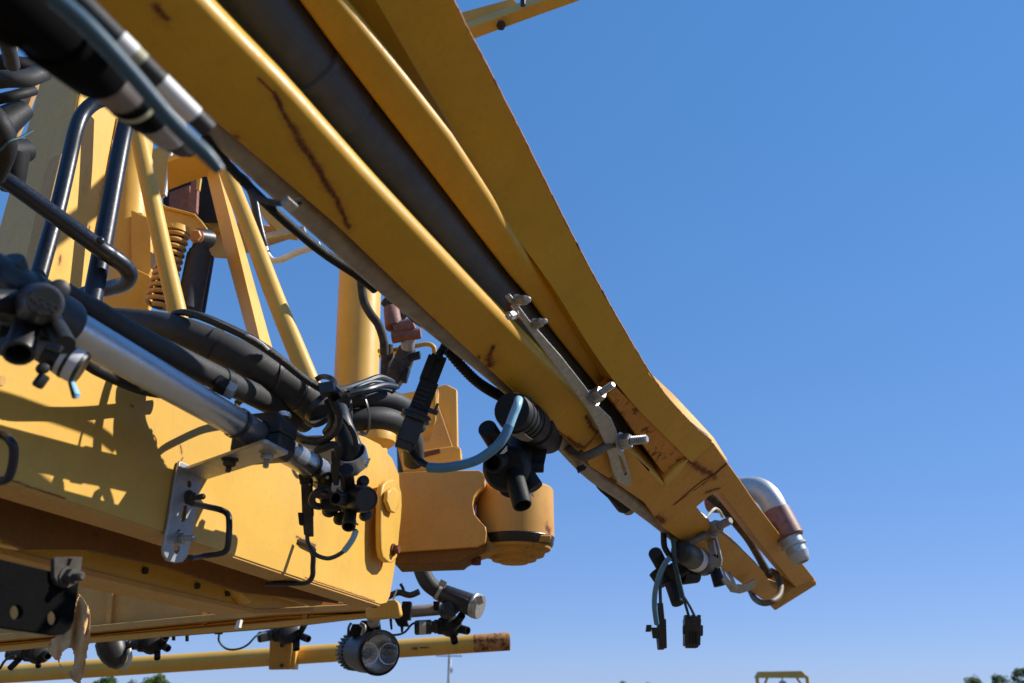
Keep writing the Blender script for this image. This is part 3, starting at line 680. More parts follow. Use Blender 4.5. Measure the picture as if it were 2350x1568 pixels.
obj('grease_seal', lathe(Vector((kc.x, 2.06, kz0 - .022)), Vector((kc.x, 2.06, kz0 + .004)), [(0, kr * .93), (.2, kr * .97), (.6, kr * .985), (.85, kr * 1.004), (1, kr * .99)], 40), OIL, ha)
obj('barrel_cap', lathe(Vector((kc.x, 2.06, kz0 - .062)), Vector((kc.x, 2.06, kz0 - .022)), [(0, kr * .34), (.14, kr * .38), (.17, kr * .54), (.42, kr * .58), (.46, kr * .74), (.78, kr * .78), (.84, kr * .90), (1, kr * .92)], 40), YEL_R, ha)
obj('lower_lug', slab([PY(1.98)(*p) for p in [(1114, 1222), (1200, 1226), (1266, 1228), (1264, 1240), (1180, 1250), (1150, 1262), (1100, 1275), (1070, 1278), (1095, 1255), (1113, 1248)]], Vector((0, .08, .0))), YEL_R, ha, .003)
obj('drain_nut', hexnut(PY(2.0)(1093, 1278), -Z, px(12, 2.05), .02), BARE, ha)

# plate box behind the knuckle, right of the post
pb = thing('mounting_box', 'yellow folded mounting plate with slot behind the black connector', 'plate', W(990, 980, 2.25))
Pm = PY(2.12)
obj('back_plate', slab([Pm(*p) for p in [(915, 905), (1000, 889), (1018, 882), (1030, 884), (1049, 894), (1051, 1024), (1058, 1030), (1057, 1056), (925, 1082), (905, 1000)]], Vector((0, .03, 0))), YEL, pb, .003)
obj('side_flange', slab([PY(2.08)(*p) for p in [(1000, 890), (1006, 895), (1004, 925), (1038, 1022), (1036, 1030), (925, 1040), (920, 1020), (985, 1012), (996, 980)]], Vector((0, .03, 0))), YEL_D, pb, .002)
obj('bottom_ledge', slab([PY(2.03)(*p) for p in [(920, 1040), (1038, 1024), (1058, 1030), (1057, 1052), (1036, 1056), (925, 1080)]], Vector((0, .06, 0))), YEL, pb, .002)
obj('slot', slab([PY(2.028)(*p) for p in [(958, 1042), (1008, 1030), (1010, 1040), (960, 1053)]], Vector((0, .001, 0))), BARE, pb)

# ------------------------------------------------------------------ far lower boom (below and behind)
lb = thing('lower_boom_frame', 'shaded yellow lower boom frame of rails and panels under the main arm', 'boom frame', W(420, 1380, 1.8))
PC = PV(-.93)
face2 = [(-100, 1160), (60, 1215), (125, 1225), (330, 1262), (365, 1275), (420, 1290), (510, 1322), (545, 1329), (578, 1338), (640, 1335), (700, 1350), (700, 1390), (590, 1402), (365, 1352), (190, 1310), (0, 1262), (-100, 1240)]
obj('rail_plate', slab([PC(*p) for p in face2], nB * .012), YEL, lb, .002)
secs = []
for p in [(-100, 1242), (0, 1264), (190, 1312), (365, 1354), (590, 1404), (720, 1400)]:
    P = PC.off(-.004)(*p); secs.append([P + Z * .005, P + nB * .09 + Z * .005, P + nB * .09 - Z * .004, P - Z * .004])
obj('rail_flange', loft(secs), YEL_D, lb, .001)
obj('rail_gusset', slab([PV(-.90)(*p) for p in [(543, 1334), (578, 1337), (582, 1372), (575, 1386), (545, 1350)]], V * -.03), YEL, lb, .002)
# diagonal tie bar
A, B = W(60, 1240, 1.15), W(385, 1212, 1.28)
A2, B2 = W(62, 1273, 1.12), W(385, 1244, 1.26)
obj('tie_bar', loft([[A, A2, A2 + nB * .08, A + nB * .08], [B, B2, B2 + nB * .08, B + nB * .08]]), YEL_SHADE, lb, .003)
obj('shadow_plate', slab([PV(-.86)(*p) for p in [(-100, 1030), (100, 1095), (320, 1180), (420, 1210), (640, 1300), (870, 1395), (560, 1360), (380, 1300), (200, 1262), (60, 1262), (-100, 1180)]], nB * .01), YEL_SHADE, lb, .001)  # dark-coloured plate stands in for the shade of the recess
obj('tie_lip', loft([[A2, A2 + Vector((0, -.006, 0)), A2 + Vector((0, -.006, -.009)), A2 - Z * .009], [B2, B2 + Vector((0, -.006, 0)), B2 + Vector((0, -.006, -.009)), B2 - Z * .009]]), YEL_R, lb, .001)
# far panel
for x_ in (250, 470, 700):
    obj('stiffener', slab([PY(2.235)(*p) for p in [(x_, 1300), (x_ + 12, 1300), (x_ + 4, 1432), (x_ - 8, 1434)]], Vector((0, .02, 0))), YEL_D, lb, .001)
obj('rail_end_plate', slab([PV(-.885)(*p) for p in [(0, 1188), (58, 1200), (62, 1262), (0, 1250)]], nB * .02), YEL, lb, .002)
for x_, y_ in ((330, 1310), (450, 1345), (520, 1362)):
    obj('rail_bolt', hexnut(PC(x_, y_), V, .006, .006), DUST, lb)
PD = PY(2.25)
obj('rear_panel', slab([PD(*p) for p in [(-60, 1300), (250, 1300), (420, 1330), (900, 1385), (880, 1400), (640, 1406), (208, 1440), (-60, 1468)]], Vector((0, .02, 0))), YEL_D, lb, .001)
obj('panel_rail', loft([[PD(*p) + Vector((0, -.02, .008)), PD(*p) + Vector((0, -.05, .004)), PD(*p) + Vector((0, -.05, -.012)), PD(*p) + Vector((0, .04, -.012))] for p in [(-60, 1470), (205, 1446), (640, 1404), (880, 1392)]]), YEL_D, lb, .001)
obj('lower_plate', slab([PD.off(.05)(*p) for p in [(-60, 1470), (205, 1448), (640, 1406), (888, 1395), (890, 1410), (810, 1420), (640, 1440), (208, 1474), (-60, 1500)]], Vector((0, .03, 0))), YEL_SHADE, lb, .001)
obj('lower_rail', loft([[PD.off(-.02)(*p), PD.off(-.02)(p[0], p[1] + 14), PD.off(.06)(p[0], p[1] + 14), PD.off(.06)(*p)] for p in [(-60, 1488), (208, 1462), (640, 1426), (900, 1400)]]), YEL, lb, .002)
eb = PY(2.16)
obj('end_block', slab([eb(*p) for p in [(838, 1398), (880, 1378), (908, 1376), (915, 1384), (919, 1408), (914, 1414), (860, 1420), (840, 1418)]], Vector((0, .05, 0))), YEL, lb, .004, 3)
obj('clip_tab', slab([eb(*p) for p in [(544, 1424), (552, 1422), (548, 1440), (538, 1444)]], Vector((0, .02, 0))), WHITE, lb)

# ================================================================== SPRAY PIPE, BRACKET
sp0, sp1 = W(150, 745, .75), W(738, 1082, 1.235); spd = (sp1 - sp0)
spp = lambda t: sp0 + spd * t
sp = thing('spray_pipe', 'bright stainless spray pipe running in front of the main boom arm', 'pipe', spp(.5))
obj('tube_wall', lathe(spp(-.42), spp(1.022), [(0, .0183), (.3, .0187), (.998, .0187), (1, .018), (1, .0165), (.97, .0165)], 40), STAIN, sp)
def ppos(x):   # parameter on the pipe axis at pixel column x
    lo_, hi_ = -.5, 1.3
    for _ in range(40):
        m = (lo_ + hi_) / 2; P = spp(m) - EYE; dd = P.y * CT + P.z * ST
        if CX + F * P.x / dd < x: lo_ = m
        else: hi_ = m
    return lo_
ud = spd.normalized()
def tie(c, ax, r, parent=None, label=None, wd=.0045, headdir=None, name='cable_tie', hs=1.0):
    hd = (headdir or Z); hd = (hd - ax * hd.dot(ax)).normalized(); s = ax.cross(hd)
    gs = [band(c, ax, r, wd, .0013), box(c + hd * (r + .0035), ax * .0038 * hs, hd * .0032 * hs, s * .0042 * hs)]
    o = obj(name, gs, TIE, parent)
    return o
for i, x in enumerate((545, 712)):
    o = tie(spp(ppos(x)), (ud + Vector((.12, 0, -.1))).normalized(), .0196, None, wd=.006, headdir=Vector((-.3, .3, .9)), hs=1.3)
    tag(o, ['black cable tie around the spray pipe just left of its clamp', 'black cable tie around the spray pipe near its right end'][i], 'cable tie', 'cable ties on the spray pipe')
# clamp
cp = spp(ppos(607)); tc = thing('pipe_clamp', 'dark grey two-piece clamp holding the spray pipe on the bracket arm', 'clamp', cp)
sv = V
def clampsec(r, z0, z1, wd, L=.046):
    gs = []
    for s in (-1, 1):
        arc = []; k = 10
        for i in range(k + 1):
            a = math.pi * i / k; arc.append((math.cos(a) * r, math.sin(a) * r * s))
        outer = [(wd, 0), (wd, z1 * .55 * s), (wd * .72, z1 * s), (-wd * .72, z1 * s), (-wd, z1 * .55 * s), (-wd, 0)]
        prof = arc[::-1][::-1] + [(-wd, .0004 * s)] + [(-wd, z1 * .6 * s), (-wd * .75, z1 * s), (wd * .75, z1 * s), (wd, z1 * .6 * s), (wd, .0004 * s)]
        pts = [cp - ud * (L / 2) + V * a + Z * b for a, b in prof]
        gs.append(slab(pts, ud * L))
    return gs
cs = clampsec(.0187, 0, .0305, .038)
obj('upper_shell', cs[1], BLK, tc, .003, 3); obj('lower_shell', cs[0], BLK, tc, .003, 3)
obj('top_bolt', [lathe(cp + V * .026 + Z * .029, cp + V * .026 + Z * .036, [(0, .010), (.6, .010), (1, .008)], 20)], ZINC, tc)
# L bracket
hA = -.0345
cz = (cp - EYE).z + hA
br = thing('l_bracket', 'grey slotted L-shaped steel bracket carrying the spray pipe on the yellow arm', 'bracket', PB(425, 1150))
PH = PZ(cz)
a0 = PH(433, 1047); 
def vof(P): return (P - EYE).dot(V)
def uof(P): return (P - EYE).dot(U)
def uvz(u, v, z): return EYE + U * u + V * v + Z * z
tipf, tipr = PH(610, 1016), PH(652, 1044)
uL, uR = uof(PB(412, 1070)) , uof(PB(466, 1082))
vT = max(vof(tipf), vof(tipr)); uL2, uR2 = uof(tipf), uof(tipr)
obj('arm_plate', slab([uvz(uL, -.732, cz), uvz(uL2, vT - .004, cz), uvz(uL2 + .004, vT, cz), uvz(uR2, vT, cz), uvz(uR, -.732, cz)], Z * .005), PLATE, br, .001)
vb = PV(-.74 + .006)
vp = [(413, 1058), (466, 1082), (461, 1110), (447, 1200), (437, 1250), (430, 1278), (420, 1290), (405, 1292), (386, 1287), (377, 1275), (375, 1262), (388, 1190), (402, 1100)]
def circ(pl, x, y, rx, ry=None, n=14, rot=0):
    ry = ry or rx; return [pl(x + math.cos(2 * math.pi * i / n) * rx * math.cos(rot) - math.sin(2 * math.pi * i / n) * ry * math.sin(rot), y + math.cos(2 * math.pi * i / n) * rx * math.sin(rot) + math.sin(2 * math.pi * i / n) * ry * math.cos(rot)) for i in range(n)]
holes = [circ(vb, 435, 1111, 5.5, 8), [vb(*p) for p in [(423, 1160), (431, 1160), (427, 1192), (420, 1199), (415, 1192)]], [vb(*p) for p in [(409, 1215), (417, 1217), (413, 1262), (405, 1272), (399, 1262)]]]
obj('slotted_plate', slab([vb(*p) for p in vp], nB * .0045, holes), PLATE, br, .001)
def bolt3(parent, P, dv, rh, hh, rs, L, mat=STEEL):
    gs = [lathe(P, P + dv * rh * .2, [(0, rh * 1.35), (1, rh * 1.35)], 24), hexnut(P + dv * rh * .2, dv, rh, hh), stud(P, dv, rs, L)]
    return obj('bolt', gs, mat, parent)
bolt3(br, vb(433, 1142), V, .0078, .008, .0042, .026, DUST)
bolt3(br, vb(412, 1236), V, .0078, .008, .0042, .026, STEEL)
bolt3(br, PH(614, 1040), -Z, .0085, .008, .0042, .020)
bolt3(br, PH(528, 1054), -Z, .0085, .008, .0042, .018, DUST)
# black U-bolts on the arm
def ubolt(label, pts, r_=7):
    t = thing('u_bolt', label, 'u-bolt', W(*pts[1]), 'black u-bolts on the main arm'); obj('rod', tube(pts, None, 14, rpx=r_), NAVY, t)
ubolt('black square U-bolt sticking out right of the bracket plate', [(440, 1155, 1.05), (475, 1163, 1.09), (505, 1170, 1.11), (522, 1180, 1.10), (526, 1198, 1.09), (525, 1235, 1.08), (520, 1262, 1.08), (503, 1271, 1.08), (470, 1275, 1.08), (438, 1280, 1.05)], 7)
ubolt('thick black U-bolt at the left edge of the main arm', [(-40, 985, .80), (5, 998, .80), (24, 1012, .79), (32, 1035, .79), (26, 1080, .79), (10, 1103, .79), (-40, 1108, .80)], 10)
ubolt('black U-bolt with grey worn leg below the blue wired connector', [(684, 1245, 1.38), (706, 1256, 1.37), (718, 1272, 1.36), (718, 1300, 1.36), (717, 1322, 1.36), (706, 1336, 1.37), (680, 1339, 1.38), (612, 1339, 1.40)], 6)

# ================================================================== HOSES
def tiev(P0, P1, r, parent, wd=.005, headdir=None, name='cable_tie', hs=1.0): return tie(P0, (P1 - P0).normalized(), r, parent, None, wd, headdir, name, hs)
h1p = [(150, 745, 1.12, 24), (225, 736, 1.10, 29), (320, 742, 1.08, 32), (400, 757, 1.07, 34.5), (482, 788, 1.08, 37), (560, 826, 1.09, 39), (635, 868, 1.12, 40), (700, 914, 1.15, 40), (735, 948, 1.18, 39)]
h1 = thing('main_hose', 'thickest black rubber hose arching above the stainless spray pipe', 'hose', W(480, 792, 1.28))
obj('hose_wall', tube(h1p, None, 32), RUB, h1)
def hp(pts, i): return W(*pts[i][:3]), W(*pts[i + 1][:3])
for a, b, t_, wd in ((4, 5, .05, .011),):
    P0, P1 = hp(h1p, a); obj('sleeve_band', band(P0.lerp(P1, t_), P1 - P0, .0228, wd, .0018), RUB, h1)
for (a, t_) in ((5, .85), (6, .75)):
    P0, P1 = hp(h1p, a); ax = (P1 - P0).normalized(); tie(P0.lerp(P1, t_), (ax + Vector((.1, .1, .25))).normalized(), .0262, h1, wd=.0045, headdir=Vector((-.2, .2, 1)))
P0 = W(738, 935, 1.13); tie(P0, (W(742, 966, 1.14) - W(700, 928, 1.15)).normalized(), .0265, h1, wd=.009, headdir=Vector((.3, -.2, 1)), hs=2.2)
PR = PV(-.612)
h2p = [(x, y, dep(PR(x, y)), r_) for x, y, r_ in [(150, 668, 20), (190, 694, 22), (215, 711, 26), (250, 735, 28), (318, 776, 28), (385, 811, 28), (445, 841, 28), (507, 872, 28), (575, 902, 27), (640, 934, 27), (700, 968, 26)]]
h2 = thing('rear_hose', 'dark hose running between the spray pipe and the thickest hose', 'hose', W(445, 842, 1.3))
obj('hose_wall', tube(h2p, None, 28), RUB, h2)
P0, P1 = hp(h2p, 7); obj('clamp_band', [band(P0.lerp(P1, .05), P1 - P0, .0162, .015, .0014)], BLK, h2)
obj('clamp_tab', box(W(522, 893, .99), Vector((.008, .005, -.003)), Vector((-.003, .004, -.004)), Vector((.002, .001, .005))), PLATE, h2)
obj('clamp_clip', box(W(508, 884, .985), Vector((.006, .003, -.003)), Vector((-.003, .005, -.003)), Vector((.002, .001, .006))), BLK2, h2)
lo1 = thing('braided_cable', 'braided black cable loom tied along the top of the thickest hose', 'cable', W(600, 800, 1.2))
obj('sleeve', tube([(398, 720, 1.08, 6), (420, 717, 1.07, 8), (460, 726, 1.06, 9.5), (505, 744, 1.055, 10), (560, 770, 1.055, 10), (610, 800, 1.06, 10), (650, 830, 1.07, 9.5), (700, 870, 1.09, 9), (740, 893, 1.10, 10)], None, 14), LOOM, lo1)
tag(obj('wire_clip', sweep([W(565, 768, 1.035), W(585, 778, 1.035), W(603, 790, 1.035), W(616, 803, 1.04)], px(3, 1.07), 8), WHITE), 'thin shiny white wire clip lying on the braided cable', 'clip')
lo2 = thing('ribbed_loom', 'black ribbed loom drooping under the stainless pipe over sunlit yellow', 'cable', W(250, 860, .9))
obj('sleeve', corr([(170, 800, .86), (205, 838, .88), (250, 862, .92), (300, 884, .97), (345, 897, 1.02), (400, 905, 1.08)], 14, step=.0028, amp=.08), BLK2, lo2)

h3p = [(740, 915, 1.50), (775, 916, 1.50), (830, 912, 1.52), (880, 914, 1.56), (918, 928, 1.60), (945, 950, 1.64), (960, 985, 1.66)]
h3 = thing('short_hose', 'upper of the two short black hoses behind the hanging connector', 'hose', W(830, 912, 1.52))
obj('hose_wall', tube(h3p, .0205, 28), RUB, h3)
h4p = [(760, 972, 1.50), (795, 968, 1.50), (850, 960, 1.52), (890, 962, 1.55), (925, 978, 1.6), (945, 1010, 1.64), (950, 1060, 1.68)]
h4 = thing('short_hose', 'lower of the two short black hoses behind the hanging connector', 'hose', W(850, 960, 1.52))
obj('hose_wall', tube(h4p, .0225, 28), RUB, h4)
def looptie(pts, rpx_, label):
    o = obj('cable_tie', sweep([p[:3] for p in spline([tuple(W(*p)) for p in pts], 8, True)], px(rpx_, pts[0][2]), 8, closed=True, flat=.5), TIE)
    return tag(o, label, 'cable tie', 'cable ties around the short hoses')
looptie([(780, 893, 1.50), (798, 899, 1.485), (805, 925, 1.475), (806, 960, 1.47), (803, 988, 1.49), (790, 1000, 1.52), (780, 960, 1.56), (776, 915, 1.55)], 4.5, 'left cable tie looped round both short hoses')
looptie([(792, 889, 1.50), (820, 892, 1.49), (837, 912, 1.475), (846, 945, 1.47), (846, 985, 1.485), (832, 995, 1.53), (815, 950, 1.57), (800, 905, 1.55)], 5, 'right wider cable tie looped round both short hoses')
bd = thing('wire_bundle', 'tangle of braided black wires hanging in loops at the end of the spray pipe', 'cable', W(760, 950, 1.2))
obj('braided_loop', tube([(740, 893, 1.12), (757, 903, 1.10), (767, 925, 1.10), (777, 950, 1.11), (774, 978, 1.12), (760, 998, 1.13), (738, 1012, 1.14), (712, 1013, 1.15), (686, 1004, 1.17), (664, 988, 1.2), (645, 972, 1.22)], None, 14, rpx=10), LOOM, bd)
obj('braided_loop', tube([(728, 1034, 1.14), (745, 1028, 1.13), (762, 1021, 1.13), (774, 1026, 1.14), (776, 1045, 1.16)], None, 12, rpx=9), LOOM, bd)
obj('braided_loop', tube([(545, 925, 1.12), (560, 915, 1.14), (580, 914, 1.2), (600, 925, 1.25)], None, 12, rpx=8), LOOM, bd)
obj('braided_loop', tube([(752, 920, 1.13), (760, 945, 1.12), (760, 972, 1.13), (748, 992, 1.15)], None, 12, rpx=9), LOOM, bd)
obj('crinkled_tape', corr([(758, 898, 1.10), (768, 906, 1.09), (774, 917, 1.09)], 11, step=.006, amp=.3), OIL, bd)
obj('tie_head', [box(W(751, 893, 1.09), Vector((.010, 0, .002)), Vector((0, .008, .0)), Vector((-.002, 0, .008)))], TIE, bd, .001)
obj('wire', tube([(725, 872, 1.42), (738, 865, 1.42), (756, 867, 1.40), (769, 878, 1.38), (772, 898, 1.3)], None, 10, rpx=6.5), BLK, bd)
obj('wire', tube([(742, 900, 1.3), (790, 894, 1.42), (834, 880, 1.5), (867, 868, 1.55), (888, 873, 1.58), (900, 880, 1.6)], None, 10, rpx=9), BLK, bd)
obj('wire', tube([(800, 903, 1.42), (845, 893, 1.45), (880, 884, 1.5), (908, 888, 1.55)], None, 10, rpx=8), NAVY, bd)
obj('wire', tube([(790, 905, 1.45), (820, 888, 1.45), (860, 876, 1.5), (898, 885, 1.55), (905, 900, 1.56)], None, 10, rpx=4), TEAL, bd)
dh = thing('drop_hose', 'short black hose dropping into the silver clamp above the right spray nozzle', 'hose', W(795, 985, 1.18))
obj('hose_wall', tube([(778, 940, 1.24, 20), (784, 965, 1.22, 22), (792, 995, 1.21, 25), (802, 1030, 1.20, 30), (806, 1060, 1.20, 31.5)], None, 24), BLK, dh)
obj('side_wire', tube([(782, 955, 1.17), (800, 978, 1.165), (813, 1002, 1.165), (820, 1035, 1.17)], None, 10, rpx=6), BLK, dh)

# ================================================================== NOZZLE BODIES
def knob(x, y, dd, r_): 
    P = W(x, y, dd); rr = px(r_, dd); vdir = (EYE - P).normalized(); ax = (vdir + Vector((.4, 0, .2))).normalized()
    return lathe(P - ax * rr, P + ax * rr, [(0, rr * .85), (.3, rr), (.75, rr), (.92, rr * .82), (1, rr * .4)], 20)
GN = 'spray nozzle bodies'
# -- nozzle 1, big, left
n1 = thing('spray_nozzle', 'large black nozzle body with round logo cap at the left edge', 'spray nozzle', W(90, 700, .68), GN)
pc = ppos(58)
obj('pipe_saddle', lathe(spp(pc - .09), spp(pc + .09), [(0, .024), (.05, .0255), (.4, .0255), (.42, .028), (.58, .028), (.6, .0255), (.95, .0255), (1, .024)], 32), BLK, n1)
A, B = W(78, 704, .70), W(104, 691, .625); rc = px(50, .65)
obj('turret', lathe(A, B, [(-.35, rc * .80), (-.1, rc * .95), (.2, rc * 1.0), (.5, rc * .99), (.68, rc * .94), (.80, rc * .86), (.89, rc * .77), (.94, rc * .70), (.95, rc * .68), (.95, rc * .65), (.93, rc * .65)], 44), BLK, n1)
capd = (B - A).normalized()
obj('logo_cap', lathe(A.lerp(B, .90), A.lerp(B, .985), [(0, rc * .64), (.8, rc * .64), (1, rc * .61)], 44), BLK, n1)
def textmesh(body, P, xdir, nrm, size, mat, parent, depth=.0003, name='lettering'):
    cu = bpy.data.curves.new('t', 'FONT'); cu.body = body; cu.size = size; cu.extrude = depth; cu.align_x = 'CENTER'; cu.align_y = 'CENTER'
    ob = bpy.data.objects.new('t', cu); col.objects.link(ob); dg = bpy.context.evaluated_depsgraph_get(); me = bpy.data.meshes.new_from_object(ob.evaluated_get(dg))
    vs = [v.co.copy() for v in me.vertices]; fs = [tuple(p.vertices) for p in me.polygons]
    bpy.data.objects.remove(ob); bpy.data.curves.remove(cu)
    x = (xdir - nrm * xdir.dot(nrm)).normalized(); y = nrm.cross(x)
    return obj(name, ([P + x * v.x + y * v.y + nrm * v.z for v in vs], fs), mat, parent)
LET = simple('embossed_grey', (.045, .048, .052), .5, 0, .2, 80, .1)
tx = (W(135, 712, .6) - W(95, 694, .6)).normalized()
Pc = A.lerp(B, .985)
yv = capd.cross(tx)
textmesh('AGCO', Pc - yv * rc * .12, tx, capd, .0082, LET, n1)
obj('emboss_line', [box(Pc - yv * rc * k + capd * .0002, tx * rc * .3, yv * rc * .018, capd * .0002) for k in (.32, .40)], LET, n1)
obj('outlet', stub((98, 697, .69), (-25, 692, .64), 29, 30), BLK, n1)
obj('outlet', stub((55, 668, .70), (24, 596, .68), 27, 28, lip=.05), BLK, n1)
obj('outlet', [stub((66, 735, .68), (42, 812, .64), 28, 33, hollow=True, lip=.06), box(W(16, 786, .64), Vector((.006, 0, 0)), Vector((0, .004, 0)), Vector((0, 0, .003)))], BLK, n1)
obj('outlet', stub((112, 728, .69), (148, 792, .65), 24, 25), BLK, n1)
obj('lock_tab', box(W(125, 797, .635), Vector((.006, 0, -.002)), Vector((0, .002, 0)), Vector((.001, 0, .0025))), BLK, n1, .0005)
obj('clamp_lobe', [knob(134, 664, .685, 22), stub((108, 690, .70), (134, 664, .68), 20, 20)], BLK, n1)
obj('mount_block', [box(W(30, 760, .72), U * .022, V * .014, Z * .022), box(W(15, 720, .73), U * .02, V * .016, Z * .02)], BLK2, n1, .003)
A, B = W(48, 782, .72), W(186, 846, .735)
def seg(a0, a1, r0, r1, b=.02): return lathe(A.lerp(B, a0), A.lerp(B, a1), [(0, px(r0 - 1.2, .72)), (b, px(r0, .72)), (1 - b, px(r1, .72)), (1, px(r1 - 1.2, .72))], 36)
obj('check_valve', [seg(0, .24, 20, 21), seg(.40, .66, 29, 35), seg(.745, .80, 39, 39.5), seg(.955, 1.02, 41, 39, .25)], BLK, n1)
obj('grey_collar', seg(.235, .405, 25, 28), TAUPE, n1)
obj('white_band', seg(.66, .75, 36, 38, .01), WHITE, n1); obj('white_band', seg(.80, .96, 38.5, 40, .01), WHITE, n1)
obj('drain_lug', [hexnut(W(103, 862, .70), Vector((-.3, -.1, -.9)), px(13, .7), .012), knob(98, 846, .71, 13)], BLK2, n1)
obj('blue_tab', [sweep([W(163, 868, .73), W(170, 885, .725), W(178, 906, .72), W(176, 914, .72)], [px(4, .72), px(8, .72), px(9, .72), px(6, .72)], 12, flat=.45)], BLUEF, n1)
obj('wire_sleeve', sweep([W(159, 866, .735), W(164, 886, .73), W(172, 912, .725)], [px(6, .72), px(7, .72), px(8, .72)], 12, flat=.7), BLK, n1)
gu = thing('grease_clip', 'grey dusty hose clip on top of the stainless pipe near the left nozzle', 'clip', W(210, 705, .9))
obj('clip_body', [box(W(205, 702, .84), Vector((.012, .012, -.006)), Vector((-.003, .006, 0)), Vector((.001, 0, .004))), box(W(222, 716, .86), Vector((.010, .010, -.006)), Vector((-.003, .005, 0)), Vector((.001, 0, .003)))], [DULL, STEEL], gu, .001)

# -- nozzle 2, right end of the pipe
n2 = thing('spray_nozzle', 'black nozzle body with several outlets at the right end of the stainless pipe', 'spray nozzle', W(810, 1140, 1.2), GN)
A, B = W(786, 1142, 1.24), W(842, 1146, 1.16); rc = px(31, 1.2)
obj('turret', [lathe(A, B, [(0, rc * .75), (.15, rc * .92), (.5, rc), (.8, rc), (.9, rc * .96), (.97, rc * .88), (1, rc * .84), (1, rc * .76), (.985, rc * .75)], 40)], BLK, n2)
obj('saddle', [lathe(spp(.99), spp(1.10), [(0, .020), (.05, .021), (.9, .021), (1, .018)], 28), box(W(758, 1120, 1.22), U * .02, V * .012, Z * .02), stub((750, 1110, 1.24), (762, 1172, 1.24), 24, 22)], BLK, n2, .002)
obj('outlet', stub((806, 1146, 1.2), (770, 1144, 1.14), 15, 15.5, hollow=True, wall=.74), BLK, n2)
obj('outlet', stub((799, 1118, 1.19), (794, 1077, 1.16), 16, 16, lip=.06), BLK, n2)
obj('outlet', stub((806, 1165, 1.2), (800, 1209, 1.16), 14, 15, hollow=True, lip=.08), BLK, n2)
obj('clamp_lobe', knob(833, 1105, 1.2, 13), BLK, n2); obj('clamp_lobe', knob(839, 1183, 1.2, 13), BLK, n2)
obj('latch_eye', sweep([p for p in spline([tuple(W(*p)) for p in [(748, 1130, 1.18), (735, 1126, 1.17), (722, 1134, 1.165), (716, 1148, 1.165), (722, 1160, 1.17), (735, 1163, 1.18)]], 6)], px(8, 1.18), 14), BLK, n2)
obj('moulded_rib', [band(W(797 + 9 * i, 1142.5 + i, 1.222 - .014 * i), (W(842, 1146, 1.16) - W(786, 1142, 1.24)), rc * .99, .0022, .0012) for i in range(3)], BLK, n2)
obj('latch_base', [stub((742, 1148, 1.22), (785, 1150, 1.22), 22, 24), knob(752, 1098, 1.19, 14), knob(758, 1170, 1.24, 17), knob(782, 1190, 1.23, 15)], BLK2, n2)
obj('pivot_bolt', dome(W(752, 1096, 1.165), (EYE - W(752, 1096, 1.165)).normalized(), px(4, 1.17), .003), STEEL, n2)
obj('strap_plate', slab([W(x, y, 1.165) for x, y in [(759, 1034), (780, 1034), (779, 1090), (775, 1112), (764, 1112), (760, 1080)]], Vector((0, .008, 0))), BLK, n2, .0015)
obj('stain_patch', sweep([W(815, 1200, 1.15), W(822, 1205, 1.15)], px(4, 1.15), 8, flat=.5), BRONZE, n2)
hc = thing('hose_clamp', 'wide silver hose clamp with bright fitting above the right nozzle', 'clamp', W(808, 1050, 1.2))
A, B = W(804, 1036, 1.19), W(807, 1064, 1.205); ax = (B - A)
ax2 = (ax.normalized() + Vector((.12, .0, 0))).normalized()
obj('clamp_band', lathe(A, A + ax2 * ax.length, [(0, px(34, 1.2)), (.05, px(35.5, 1.2)), (.45, px(36, 1.2)), (.95, px(36, 1.2)), (1, px(35, 1.2)), (1, px(33, 1.2)), (0, px(33, 1.2))], 44, closed=True), ZINC, hc)
A, B = W(803, 1058, 1.2), W(806, 1092, 1.2)
obj('metal_fitting', lathe(A, B, [(0, px(30, 1.2)), (.35, px(30, 1.2)), (.42, px(24, 1.2)), (.8, px(23, 1.2)), (1, px(14, 1.2))], 32), ZINC, hc)
obj('burr_fringe', [sweep([W(836 + i * .9, 1066 + 2 * (i % 3) - i * 1.8, 1.185), W(842 + i * 1.0, 1073 - i * 2.6, 1.18)], px(1.2, 1.18), 5) for i in range(9)], WHITE, hc)
def connector(name, label, pts, wd, th, mat, group, extra=None):
    t = thing(name, label, 'connector', W(*pts[0][:3]), group); return t
# hanging connector of nozzle 2
c2 = thing('wire_connector', 'slim dusty black connector hanging left of the right nozzle', 'connector', W(703, 1160, 1.2), 'electrical connectors')
vert = lambda x0, y0, x1, y1, dd, w0, w1, th: slab([W(x0 - w0, y0, dd), W(x0 + w0, y0, dd), W(x1 + w1, y1, dd), W(x1 - w1, y1, dd)], Vector((0, th, 0)))
obj('housing', [vert(698, 1088, 700, 1112, 1.20, 14, 12, .02), vert(701, 1110, 704, 1180, 1.195, 11, 11, .018), vert(703, 1178, 706, 1228, 1.195, 11, 9, .016)], DUST, c2, .0015)
obj('latch', [vert(688, 1176, 690, 1204, 1.19, 5, 4, .01)], BLK2, c2, .001)
w2 = thing('wire_loop', 'thin dark wire loop with blue sleeve under the right nozzle', 'wire', W(753, 1281, 1.18))
obj('wire', tube([(705, 1225, 1.20), (707, 1248, 1.19), (722, 1271, 1.18), (745, 1281, 1.175), (765, 1279, 1.17), (790, 1264, 1.17), (808, 1240, 1.17), (816, 1215, 1.17)], None, 10, rpx=5), TEAL, w2)
obj('blue_sleeve', tube([(790, 1264, 1.17), (801, 1250, 1.168), (811, 1234, 1.168), (817, 1217, 1.17)], None, 12, rpx=7), BLUEF, w2)

